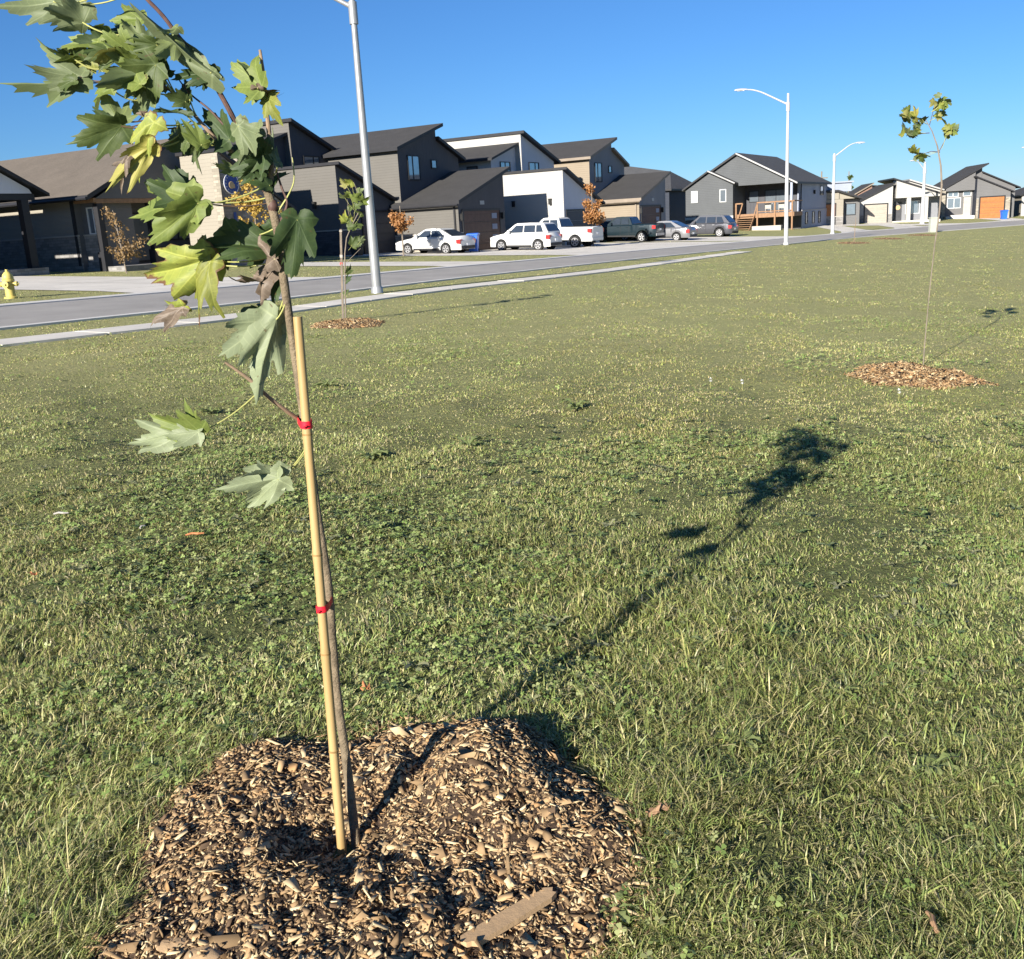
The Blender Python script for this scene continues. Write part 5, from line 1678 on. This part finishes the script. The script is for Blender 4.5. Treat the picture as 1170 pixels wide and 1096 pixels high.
def chips(name, X, Y, Z, nrm_fn, ls, pal_p, parent, bright=1.0, tilt=.45):
    n = len(X)
    l = ls * rng.lognormal(0, .45, n); l = np.clip(l, .006, .062); w = l * rng.uniform(.20, .80, n); t = rng.uniform(.0008, .0028, n)
    yaw = rng.uniform(0, 2 * np.pi, n)
    nx, ny = nrm_fn(X, Y)
    up = np.stack([-nx, -ny, np.ones(n)], -1) + rng.normal(0, tilt * 1.15, (n, 3)); up /= np.linalg.norm(up, axis=1)[:, None]
    a = np.stack([np.cos(yaw), np.sin(yaw), np.zeros(n)], -1); a -= up * (a * up).sum(1)[:, None]; a /= np.linalg.norm(a, axis=1)[:, None]
    b = np.cross(up, a)
    P = np.stack([X, Y, Z], -1)
    vs = np.empty((n, 8, 3))
    k = 0
    for sa in (-1, 1):
        tap = rng.uniform(.35, 1.0, n); sh = rng.uniform(-.2, .2, n)
        for sb in (-1, 1):
            for su in (-1, 1):
                ll = sa * (.5 + rng.uniform(-.12, .12, n)) * l
                vs[:, k] = P + a * ll[:, None] + b * ((sb * .5 * tap + sh) * w)[:, None] + up * (su * .5 * t)[:, None] + up * (np.abs(ll) * ll * rng.uniform(-3, 3, n))[:, None]
                k += 1
    fq = np.array([[0, 1, 3, 2], [4, 6, 7, 5], [0, 4, 5, 1], [2, 3, 7, 6], [0, 2, 6, 4], [1, 5, 7, 3]])
    loops = (np.arange(n)[:, None, None] * 8 + fq[None]).reshape(-1)
    nf = n * 6
    c = PAL[rng.choice(len(PAL), n, p=pal_p)] * rng.uniform(.75, 1.25, (n, 1)) * bright
    o = np_mesh(name, vs.reshape(-1, 3), loops, np.arange(nf) * 4, np.full(nf, 4), [MT['chip']], np.repeat(c, 8, 0))
    if parent: o.parent = parent; o.matrix_parent_inverse = Matrix.Translation(-parent.location)
    tag(o, kind='stuff')
    return o


MT['chip'] = tint_mat('wood_chip', .8, .2)
MC = (-.395, 2.10); MR = (.635, .70)
TRX, TRY = base.x, base.y


def mound_h(x, y):
    x = np.asarray(x, float); y = np.asarray(y, float)
    u, v = (x - MC[0]) / MR[0], (y - MC[1]) / MR[1]
    th = np.arctan2(v, u)
    edge = 1 + .06 * np.sin(3 * th + .5) + .04 * np.sin(5 * th + 2) + .03 * np.sin(9 * th)
    r = np.hypot(u, v) / edge
    lump = lambda cx, cy, w: np.exp(-((x - cx) ** 2 + (y - cy) ** 2) / (w * w))
    amp = .062 + .105 * 1.0 * lump(-.05, 2.43, .22) + .045 * lump(-.62, 1.95, .22) + .04 * lump(-.30, 1.72, .25) + .03 * lump(-.72, 2.35, .18) + .02 * lump(-.45, 2.62, .15)
    prof = np.clip(1 - r ** 3.2, 0, 1) ** .75
    dt = np.hypot(x - TRX + .045, y - TRY + .01)
    crater = 1 - .98 * np.exp(-(dt / .155) ** 2)
    gx, gy = x - TRX, y - TRY                       # a groove running back to the right from the stem
    s = gx * .35 + gy * .94; tt = gx * .94 - gy * .35
    groove = 1 - .5 * np.exp(-((tt - .04 - .05 * np.sin(9 * s)) / .07) ** 2) * np.clip(s / .06, 0, 1) * np.clip((.42 - s) / .15, 0, 1)
    ru = .010 * np.sin(31 * x + 3) * np.sin(27 * y + 1) + .007 * np.sin(53 * x + 11 * y) + .006 * np.sin(47 * y - 19 * x)
    h = amp * prof * crater * groove + ru * np.clip(1.1 - r, 0, 1) ** .5 * np.clip(prof * 3, 0, 1)
    return h, r


mul = empty('mulch_ring', (MC[0], MC[1], gz(*MC))); tag(mul, 'big brown wood chip mulch mound round the nearest sapling, in the foreground', 'mulch')


def mound_mesh(parent, hf, c, rad, res, mat):
    xs = np.linspace(c[0] - rad[0] * 1.12, c[0] + rad[0] * 1.12, res); ys = np.linspace(c[1] - rad[1] * 1.12, c[1] + rad[1] * 1.12, res)
    X, Y = np.meshgrid(xs, ys)
    h, r = hf(X, Y)
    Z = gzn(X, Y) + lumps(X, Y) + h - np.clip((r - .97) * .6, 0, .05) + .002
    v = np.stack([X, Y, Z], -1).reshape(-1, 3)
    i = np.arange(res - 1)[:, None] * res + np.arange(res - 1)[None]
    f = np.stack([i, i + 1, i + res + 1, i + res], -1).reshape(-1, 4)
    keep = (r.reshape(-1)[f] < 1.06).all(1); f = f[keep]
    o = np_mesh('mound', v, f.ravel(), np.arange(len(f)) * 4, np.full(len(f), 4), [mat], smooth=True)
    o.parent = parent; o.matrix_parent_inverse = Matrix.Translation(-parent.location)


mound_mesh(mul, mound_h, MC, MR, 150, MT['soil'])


def scatter_mound(hf, c, rad, n, spread=1.1):
    X = c[0] + rad[0] * spread * rng.uniform(-1, 1, n * 2); Y = c[1] + rad[1] * spread * rng.uniform(-1, 1, n * 2)
    h, r = hf(X, Y)
    k = (r < 1.0) | (rng.random(n * 2) < np.clip(1 - (r - 1.0) / .12, 0, 1) * .5)
    X, Y, h = X[k][:n], Y[k][:n], h[k][:n]
    Z = gzn(X, Y) + lumps(X, Y) + h

    def nf(x, y):
        e = .012
        z0 = hf(x, y)[0]
        return (hf(x + e, y)[0] - z0) / e, (hf(x, y + e)[0] - z0) / e
    return X, Y, Z, nf


X, Y, Z, nf = scatter_mound(mound_h, MC, MR, 25000)
chips('wood_chips', X, Y, Z + rng.uniform(.0, .006, len(X)), nf, .0128, [.26, .21, .13, .11, .07, .13, .09], mul, bright=1.08, tilt=.30)
X, Y, Z, nf = scatter_mound(mound_h, MC, MR, 1300)
chips('wood_chips', X, Y, Z + rng.uniform(.004, .012, len(X)), nf, .0225, [.27, .15, .06, .23, .10, .16, .03], mul, bright=1.08, tilt=.32)


def flat_ring(label, c, rad, hgt, n, ls, bright=1.0):
    o = empty('mulch_ring', (c[0], c[1], gz(*c))); tag(o, label, 'mulch', 'mulch rings round the saplings')

    def hf(x, y):
        u, v = (np.asarray(x) - c[0]) / rad[0], (np.asarray(y) - c[1]) / rad[1]
        th = np.arctan2(v, u); r = np.hypot(u, v) / (1 + .07 * np.sin(3 * th + c[0]) + .05 * np.sin(7 * th))
        return hgt * np.clip(1 - r ** 2, 0, 1) ** .7 + .006 * np.sin(23 * np.asarray(x)) * np.sin(19 * np.asarray(y)) * np.clip(1 - r, 0, 1), r
    mound_mesh(o, hf, c, rad, 50, MT['mulch_far'])
    X, Y, Z, nf = scatter_mound(hf, c, rad, n)
    chips('wood_chips', X, Y, Z + rng.uniform(0, .01, n), nf, ls, [.30, .16, .04, .12, .26, .10, .02], o, bright)
    RINGS.append((c, rad, hf))


RINGS = [(MC, MR, mound_h)]
flat_ring('round tan mulch ring under the slender sapling on the right', (3.90, 9.38), (.53, .80), .06, 4600, .034)
g = ground(397, 371); flat_ring('tan mulch ring by the pavement under the sapling next to the near lamp', (g.x + .02, g.y + .05), (.56, .75), .06, 2200, .036, .95)
for px, py, lab in ((975, 278, 'far orange mulch patch on the lawn, leftmost of three'), (1016, 273, 'far orange mulch patch on the lawn, middle of three'), (1054, 269, 'far orange mulch patch on the lawn, right beside the utility box')):
    g = ground(px, py); flat_ring(lab, (g.x, g.y), (.85, 1.6), .06, 500, .06, 1.0)
    RINGS.pop()
g = ground(976, 277)
o = empty('maple_sapling', g); tag(o, 'far bare brown sapling stick in the left orange mulch patch', 'tree')
mb = MB(); mb.tube([(0, 0, -.1), (.02, 0, .7), (.05, 0, 1.5)], [.02, .016, .008], 6); mb.tube([(.02, 0, .7), (-.12, 0, 1.2)], [.008, .004], 5); mb.tube([(.03, 0, .95), (.2, 0, 1.35)], [.008, .004], 5)
mb.build('trunk', MT['twig_light'], o)

# broken board and bark lumps on the mound
def on_mound(px, py):
    g = ground(px, py)
    for _ in range(6):
        h = float(mound_h(g.x, g.y)[0]) + float(lumps(g.x, g.y))
        d = ray(px, py); t = (CAM_H - (gz(g.x, g.y) + h)) / -d.z
        g = CAM + d * t
    return g


A, B = on_mound(530, 1086), on_mound(634, 1026)
A.z += .012; B.z += .018
o = empty('broken_board', A); tag(o, 'splintered weathered board lying on the mulch at the bottom edge', 'board')
mb = MB(); d = (B - A); L_ = d.length; d.normalize(); e = d.cross(Vector((0, 0, 1))).normalized(); u = e.cross(d).normalized()
outl = [(0, -.010), (.03, -.021), (.12, -.022), (.8, -.021), (.9, -.014), (.93, -.02), (1.0, -.006), (.96, .004), (.98, .012), (.90, .019), (.5, .021), (.10, .020), (.06, .008), (.02, .004)]
top = [d * (t * L_) + e * w + u * .007 for t, w in outl]; bot = [p - u * .013 for p in top]
mb.face(top[::-1]); mb.face(bot)
for i in range(len(outl)):
    j = (i + 1) % len(outl); mb.face([top[i], top[j], bot[j], bot[i]])
MT['grey_board'] = M('weathered_board', (.43, .29, .16), .85, .10, 5, bmp=.15, bscale=40)
mb.build('plank', MT['grey_board'], o)
for px, py, s, lab in ((196, 1080, .030, 'pale tan bark lump at the lower left of the near mulch mound'), (232, 1092, .034, 'bark lump cut by the bottom edge beside the pale one'), (428, 968, .022, 'small dark stick lump in the hollow by the sapling base')):
    g = on_mound(px, py); o = empty('bark_chunk', g); tag(o, lab, 'bark', 'bark lumps on the near mound')
    mb = MB(); rr = random.Random(px)
    pr = [(s * q * rr.uniform(.9, 1.1), h * s * .55) for q, h in ((.2, -.6), (.7, -.5), (1, -.1), (.9, .25), (.55, .5), (.15, .6))]
    mb.lathe(pr, 14); mb.v = [(x * 1.2 + rr.uniform(-.12, .12) * s, y * .8 + rr.uniform(-.12, .12) * s, z * .8 + rr.uniform(-.07, .07) * s) for x, y, z in mb.v]
    mb.build('lump', MT['grey_board'] if s > .0295 else MT['soil'], o, smooth=True)
# ------------------------------------------------------------------ grass
def fbm(x, y, k, seed):
    r = np.random.default_rng(seed)
    s = np.zeros_like(x)
    for o in range(3):
        for _ in range(4):
            th, ph = r.uniform(0, 6.28, 2); kk = k * 2 ** o * r.uniform(.7, 1.3)
            s += np.sin(kk * (x * math.cos(th) + y * math.sin(th)) + ph) / 2 ** o
    return s / 4.2


def ok_mask(X, Y, grow=0.0):
    m = np.ones(X.shape, bool)
    for p in PAVED: m &= ~inside(p, X, Y)
    for c, rad, hf in RINGS:
        r = hf(X, Y)[1]
        m &= r > .97 - grow
    return m


GREEN = np.array([(.285, .360, .105), (.375, .395, .150), (.450, .430, .210), (.185, .265, .078)])
STRAW = np.array([(.43, .37, .21), (.33, .275, .14), (.50, .44, .27)])
MT['blade'] = tint_mat('grass_blade', .42, .4, transl=.34)


def tufts(name, ymin, ymax, n_tuft, per, extra, segs, side=0.0):
    """grass growing in small tufts, thinning out with distance"""
    u = rng.random(n_tuft)
    Y = (ymin ** -.55 + (ymax ** -.55 - ymin ** -.55) * u) ** (-1 / .55)
    X = (rng.random(n_tuft) * 2 - 1) * (Y * .555 + extra)
    if side:            # the lawn goes on to either side
        X = np.where(rng.random(n_tuft) < .5, -1, 1) * (Y * .555 + extra + side * rng.random(n_tuft))
    f = fbm(X, Y, 2.2, 3); f2 = fbm(X, Y, .6, 4); f3 = fbm(X, Y, 8.0, 9)
    cl = np.exp(-(((X + .25) / .85) ** 2 + ((Y - 3.55) / .75) ** 2))
    k = rng.random(n_tuft) < np.clip(.82 + (.5 * f3 + .25 * f) * np.clip(1.3 - Y / 9, .2, 1) - .25 * cl, .42, 1)
    X, Y, f, f2, f3 = (q[k] for q in (X, Y, f, f2, f3))
    m = len(X)
    far = np.clip((Y - 2.0) / 10, 0, 6)
    th = np.clip(1 + .60 * f + .40 * f3 + rng.normal(0, .2, m), .62, 2.0) * np.where(Y < 7, 1, .85)
    tdry = np.clip(.17 + .10 * np.clip((Y - 6) / 10, 0, 1) + .20 * f2 - .10 * f + rng.normal(0, .10, m), .02, .8)
    taz = 3.2 * fbm(X, Y, 1.6, 21) + 3.0 + rng.normal(0, .8, m)
    tcol = np.clip(.5 + .45 * f2 + rng.normal(0, .25, m), 0, 1)
    tbri = rng.uniform(.72, 1.22, m) * (1 + .16 * fbm(X, Y, 1.3, 71))
    R_ = lambda a: np.repeat(a, per)
    n = m * per
    ra = rng.uniform(0, 2 * np.pi, n); rr_ = np.abs(rng.normal(0, 1, n)) * R_(.013 + .007 * Y)
    ox, oy = np.cos(ra) * rr_, np.sin(ra) * rr_
    bx, by = R_(X) + ox, R_(Y) + oy
    ok = ok_mask(bx, by, .03)
    sel = lambda a: R_(a)[ok]
    bx, by, ra = bx[ok], by[ok], ra[ok]
    n = len(bx)
    h = (.033 - .015 * np.clip((sel(Y) - 2.6) / 2.5, 0, 1)) * sel(th) * rng.lognormal(0, .33, n)
    w = (.0014 + .00072 * sel(Y)) * rng.uniform(.6, 1.35, n)
    dry = rng.random(n) < sel(tdry)
    lean = np.clip(np.abs(rng.normal(1.08, .45, n)) + .4 * dry, .15, 2.1)
    az = np.where(rng.random(n) < .5, ra + rng.normal(0, .5, n), sel(taz) + rng.normal(0, .6, n))
    L = np.stack([np.cos(az), np.sin(az), np.zeros(n)], -1)
    rt = az + np.pi / 2 + rng.normal(0, .45, n)
    D = np.stack([np.cos(rt), np.sin(rt), rng.normal(0, .2, n)], -1)
    P = np.stack([bx, by, gzn(bx, by) + lumps(bx, by) - .004], -1); U = np.array([0, 0, 1.0])
    c = lambda q: q[:, None]
    nv = 2 * segs + 1
    v = np.empty((n, nv, 3))
    prof = [1.0, 1.0, .78, .5][:segs] if segs > 2 else [1.0, .85]
    for i in range(segs + 1):
        t = i / segs
        a_ = lean * t * .95                       # the blade bends over progressively
        pos = P + U * c(h * t * np.cos(a_ * .75)) + L * c(h * t * np.sin(a_) * .95)
        if i < segs:
            v[:, 2 * i] = pos - D * c(w * .5 * prof[i]); v[:, 2 * i + 1] = pos + D * c(w * .5 * prof[i])
        else:
            v[:, 2 * i] = pos
    bi = np.arange(n) * nv
    lo = []
    for i in range(segs - 1):
        lo += [bi + 2 * i, bi + 2 * i + 1, bi + 2 * i + 3, bi + 2 * i + 2]
    lo += [bi + 2 * segs - 2, bi + 2 * segs - 1, bi + 2 * segs]
    per_l = 4 * (segs - 1) + 3
    lo = np.stack(lo, -1).ravel()
    st = np.stack([np.arange(n) * per_l + 4 * i for i in range(segs)], -1).ravel(); to = np.tile([4] * (segs - 1) + [3], n)
    g = GREEN[rng.choice(4, n, p=[.34, .30, .18, .18])]
    tc_ = sel(tcol)[:, None]
    g = g * (1 - tc_) * .92 + g * np.array([1.32, 1.12, 1.15]) * tc_
    col = np.where(dry[:, None], STRAW[rng.choice(3, n)], g) * c(sel(tbri)) * rng.uniform(.75, 1.25, (n, 1))
    cc = np.repeat(col, nv, 0).reshape(n, nv, 3)
    cc[:, nv - 1] = cc[:, nv - 1] * .78 + np.array([.40, .36, .18]) * .22
    cc[:, :2] *= np.array([.95, .92, .9])
    o = np_mesh(name, v.reshape(-1, 3), lo, st, to, [MT['blade']], cc.reshape(-1, 3))
    tag(o, kind='stuff')


tufts('grass', .95, 4.3, 46000, 13, .55, 3)
tufts('grass', 4.3, 14, 40000, 12, 1.2, 2)
tufts('grass', 14, 80, 26000, 10, 2.5, 2)
tufts('grass', 1.0, 4.3, 9000, 12, .5, 2, side=1.4)
tufts('grass', 4.3, 14, 4500, 12, 1.1, 2, side=2.5)


# clover and small round-leaved weeds
def clover(name, n, ymin, ymax, thr, size):
    t = rng.random(n)
    Y = np.sqrt(ymin ** 2 + (ymax ** 2 - ymin ** 2) * t); X = (rng.random(n) * 2 - 1) * (Y * .56 + 1.8)
    d = np.exp(-(((X + .25) / .95) ** 2 + ((Y - 3.55) / .85) ** 2)) * .62
    k = ok_mask(X, Y) & (fbm(X, Y, 1.5, 31) * .6 + .35 * fbm(X, Y, 6, 33) + d + rng.normal(0, .22, n) > thr)
    X, Y = X[k], Y[k]; m = len(X)
    Z = gzn(X, Y) + lumps(X, Y) + rng.uniform(.010, .042, m)
    P = np.repeat(np.stack([X, Y, Z], -1), 3, 0)
    a0 = np.repeat(rng.uniform(0, 6.28, m), 3) + np.tile([0, 2.09, 4.19], m)
    n3 = m * 3
    s = np.repeat(size * np.clip(rng.lognormal(0, .38, m), .4, 1.6), 3)
    up = np.repeat(np.stack([rng.normal(0, .35, m), rng.normal(-.15, .35, m), np.ones(m)], -1), 3, 0) + rng.normal(0, .15, (n3, 3)); up /= np.linalg.norm(up, axis=1)[:, None]
    A = np.stack([np.cos(a0), np.sin(a0), np.zeros(n3)], -1); A -= up * (A * up).sum(1)[:, None]; A /= np.linalg.norm(A, axis=1)[:, None]
    B = np.cross(up, A)
    shape = [(0, 0), (.45, .36), (.85, .42), (1.0, .16), (.94, 0), (1.0, -.16), (.85, -.42), (.45, -.36)]
    v = np.stack([P + A * (s * x)[:, None] + B * (s * y)[:, None] + up * (s * .25 * abs(y))[:, None] for x, y in shape], 1)
    c = np.array([(.19, .275, .075), (.29, .365, .12), (.38, .41, .175)])[np.repeat(rng.choice(3, m), 3)] * rng.uniform(.75, 1.2, (n3, 1))
    o = np_mesh(name, v.reshape(-1, 3), np.arange(n3 * 8), np.arange(n3) * 8, np.full(n3, 8), [MT['blade']], np.repeat(c, 8, 0))
    tag(o, kind='stuff')


clover('clover', 100000, 1.0, 7.0, .24, .0092)
clover('clover', 26000, 7.0, 15.0, .36, .014)


def low_weeds(name, n_pl, ymin, ymax):
    """plantain and dandelion leaves lying among the grass"""
    t = rng.random(n_pl)
    Y = np.sqrt(ymin ** 2 + (ymax ** 2 - ymin ** 2) * t); X = (rng.random(n_pl) * 2 - 1) * (Y * .56 + .6)
    k = ok_mask(X, Y) & (fbm(X, Y, 1.1, 55) > -.25)
    X, Y = X[k], Y[k]; m = len(X); per = 7
    n = m * per
    X0, Y0 = np.repeat(X, per), np.repeat(Y, per)
    a = np.tile(np.arange(per) * 2 * np.pi / per, m) + rng.normal(0, .35, n)
    l = np.repeat(rng.uniform(.022, .055, m), per) * rng.uniform(.5, 1.15, n); w = l * rng.uniform(.14, .26, n)
    d = np.stack([np.cos(a), np.sin(a), np.zeros(n)], -1); e = np.stack([-np.sin(a), np.cos(a), np.zeros(n)], -1)
    P = np.stack([X0, Y0, gzn(X0, Y0) + lumps(X0, Y0) + .012], -1)
    rise = rng.uniform(.08, .45, n)
    sh = [(0, .15), (.3, .7), (.42, .5), (.6, 1.0), (.72, .75), (.88, .8), (1.0, 0)]
    pts = sh + [(x, -y) for x, y in sh[-2::-1]]
    v = np.stack([P + d * (l * x)[:, None] + e * (w * y)[:, None] + np.array([0, 0, 1.0]) * (l * rise * np.sin(x * 2.3) + w * abs(y) * .4)[:, None] for x, y in pts], 1)
    c = np.array([(.25, .33, .12), (.33, .39, .17), (.20, .28, .10), (.40, .40, .22)])[np.repeat(rng.choice(4, m), per)] * rng.uniform(.8, 1.15, (n, 1))
    q = len(pts)
    o = np_mesh(name, v.reshape(-1, 3), np.arange(n * q), np.arange(n) * q, np.full(n, q), [MT['blade']], np.repeat(c, q, 0))
    tag(o, kind='stuff')


low_weeds('weeds', 900, 1.0, 7.5)


# broad-leaved weeds one can pick out
def weed(label, px, py, r, n, upright=.35, grp='broad-leaved weeds in the lawn'):
    g = ground(px, py); g.z += float(lumps(g.x, g.y))
    o = empty('broadleaf_weed', g); tag(o, label, 'weed', grp)
    rr = random.Random(px * 7 + py)
    mb = MB()
    n = int(n * 1.5)
    for k in range(n):
        a = 2 * math.pi * k / n + rr.uniform(-.3, .3); l = r * .8 * rr.uniform(.5, 1.1); w = l * rr.uniform(.14, .24)
        d = Vector((math.cos(a), math.sin(a), 0)); e = Vector((-d.y, d.x, 0)); rise = upright * .55 * rr.uniform(.3, 1.4)
        L_, R_ = [], []
        for i in range(7):
            t = i / 6
            c = d * (l * t) + Vector((0, 0, .012 + l * rise * math.sin(t * 2.4)))
            ww = w * (math.sin(math.pi * min(1, t * .92 + .08)) ** .7) * (.35 + .75 * t) * (1.35 if i % 2 else .6)
            L_.append(c + e * ww + Vector((0, 0, ww * .35))); R_.append(c - e * ww + Vector((0, 0, ww * .35)))
            if i:
                mid0 = d * (l * (i - 1) / 6) + Vector((0, 0, .012 + l * rise * math.sin((i - 1) / 6 * 2.4)))
                mb.face([mid0, c, L_[i], L_[i - 1]]); mb.face([c, mid0, R_[i - 1], R_[i]])
    mb.build('rosette', LM_PLAIN['weed'], o)


weed('pale green dandelion rosette in the grass right of the mulch mound', 845, 862, .10, 9, .7)
weed('leafy weed clump near the right edge in the lower lawn', 1062, 885, .10, 8, .5)
weed('small weed tuft on the far right of the lower lawn', 1110, 862, .08, 7, .6)
weed('greyish flat weed rosette left of the mulch mound', 190, 876, .13, 8, .15)
weed('weed rosette at the right foot of the mulch mound', 700, 1045, .08, 8, .5)
weed('bright weed patch in the lawn behind the cane top', 535, 510, .16, 12, .5)
weed('weed patch just right of the cane below the pavement', 375, 443, .20, 12, .5)
weed('weed patch in the middle lawn behind the cane', 425, 523, .16, 11, .4)
weed('tall light green weed in the middle of the lawn', 658, 468, .18, 11, .7)
weed('dark weed clump in the grass left of the cane', 240, 470, .16, 10, .4)
weed('weed clump below the leafy twig at left', 175, 655, .09, 8, .5)
weed('yellowish weed tuft in the lower right grass', 955, 800, .09, 9, .4)


# fallen leaves, sticks and seed heads lying on the lawn
def litter(kind, label, cat, px, py, size, mat, rz=0.0, grp='litter on the lawn', lift=.035):
    g = ground(px, py); g.z += float(lumps(g.x, g.y)) + lift
    o = empty(kind, g, rz); tag(o, label, cat, grp)
    mb = MB()
    if kind == 'fallen_leaf':
        rr = random.Random(px)
        ol = [(r_ * math.sin(R(d)) * .8, r_ * math.cos(R(d))) for d, r_ in _half[::2]] + [(-r_ * math.sin(R(d)) * .8, r_ * math.cos(R(d))) for d, r_ in _half[::-2][:-1]]
        ol = [(x * size, y * size, .18 * size * math.sin(9 * x + 2) + .3 * size * y * y + abs(x) * .25 * size) for x, y in ol]
        for i in range(len(ol)):
            mb.face([(0, 0, 0), ol[(i + 1) % len(ol)], ol[i]])
        mb.build('blade', mat, o)
    elif kind == 'stick':
        mb.tube([(-size, 0, 0), (-size * .3, size * .08, .006), (size * .4, -.004, .004), (size, size * .06, .002)], [.005, .006, .006, .004], 7); mb.build('stem', mat, o)
    else:
        rr = random.Random(px)
        for k in range(60):
            d = Vector((rr.gauss(0, 1), rr.gauss(0, 1), rr.gauss(0, 1))).normalized(); e = d.cross(Vector((0, .3, 1))).normalized() * size * .12
            c = Vector((0, 0, .05))
            mb.face([c + d * size * .3 - e * .3, c + d * size - e, c + d * size + e])
        mb.build('puff', mat, o)
        s = MB(); s.tube([(0, 0, -.04), (0, 0, .05)], .002, 5); s.build('stalk', MT['petiole'], o)


FO = M('fallen_leaf_orange', (.42, .17, .07), .7, .25, 20)
FB = M('fallen_leaf_brown', (.30, .18, .10), .7, .25, 20)
litter('fallen_leaf', 'orange fallen leaf in the grass behind the cane base', 'leaf', 420, 803, .035, FO, .4)
litter('fallen_leaf', 'reddish fallen leaf at the far left of the lawn', 'leaf', 42, 661, .035, FO, 2.0)
litter('fallen_leaf', 'brown fallen leaf right of the mulch mound', 'leaf', 742, 958, .035, FB, -1.2)
litter('fallen_leaf', 'second brown leaf just beyond the one by the mound', 'leaf', 764, 952, .03, FB, 1.0)
litter('stick', 'orange brown stick lying in the grass left of the cane', 'stick', 224, 621, .045, FO, .1)
litter('stick', 'short white stick lying in the grass at left', 'stick', 71, 594, .04, MT['sill'], .0)
litter('stick', 'pale curled straw beside a weed in the left lawn', 'stick', 164, 609, .02, MT['sill'], 1.2)
litter('stick', 'grey stalk standing out of the grass at the lower right', 'stick', 1064, 1075, .03, FB, 1.5)
litter('seed_head', 'white dandelion seed head in the middle lawn, the left one', 'seed head', 812, 440, .022, MT['white_paint'], grp='dandelion seed heads')
litter('seed_head', 'white dandelion seed head in the middle lawn, the right one', 'seed head', 848, 443, .022, MT['white_paint'], grp='dandelion seed heads')
litter('seed_head', 'white dandelion seed head just below the right mulch ring', 'seed head', 1027, 455, .022, MT['white_paint'], grp='dandelion seed heads')

# ------------------------------------------------------------------ light, sky, camera
w = bpy.data.worlds.new('World'); scene.world = w
w.use_nodes = True
nt = w.node_tree
sky = nt.nodes.new('ShaderNodeTexSky'); sky.sky_type = 'NISHITA'; sky.sun_disc = False
sky.sun_elevation = SUN_EL; sky.sun_rotation = SUN_HEAD + math.pi
sky.air_density = 1.0; sky.dust_density = 0.0; sky.ozone_density = 10.0
sky.altitude = 350
bg = nt.nodes['Background']; bg.inputs['Strength'].default_value = .053
nt.links.new(sky.outputs[0], bg.inputs['Color'])
sun = bpy.data.lights.new('sun', 'SUN'); sun.energy = 4.6; sun.angle = R(.53); sun.color = (1.0, .94, .84)
so = bpy.data.objects.new('sun', sun); COL.objects.link(so)
dirv = Vector((math.sin(SUN_HEAD) * math.cos(SUN_EL), math.cos(SUN_HEAD) * math.cos(SUN_EL), -math.sin(SUN_EL)))
so.rotation_euler = dirv.to_track_quat('-Z', 'Y').to_euler()
so.location = (-20, -30, 30)

cam = bpy.data.cameras.new('camera'); co = bpy.data.objects.new('camera', cam); COL.objects.link(co)
cam.sensor_fit = 'HORIZONTAL'; cam.sensor_width = 36; cam.lens = 36 * FPX / 1170
cam.clip_start = .05; cam.clip_end = 4000
mtx = Matrix((RGT, UPV, -FWD)).transposed().to_4x4(); mtx.translation = CAM
co.matrix_world = mtx
scene.camera = co
scene.view_settings.view_transform = 'Standard'; scene.view_settings.look = 'None'
scene.view_settings.gamma = 1; scene.view_settings.exposure = 1.28
scene.cycles.max_bounces = 6; scene.cycles.transparent_max_bounces = 6
scene.cycles.use_denoising = True
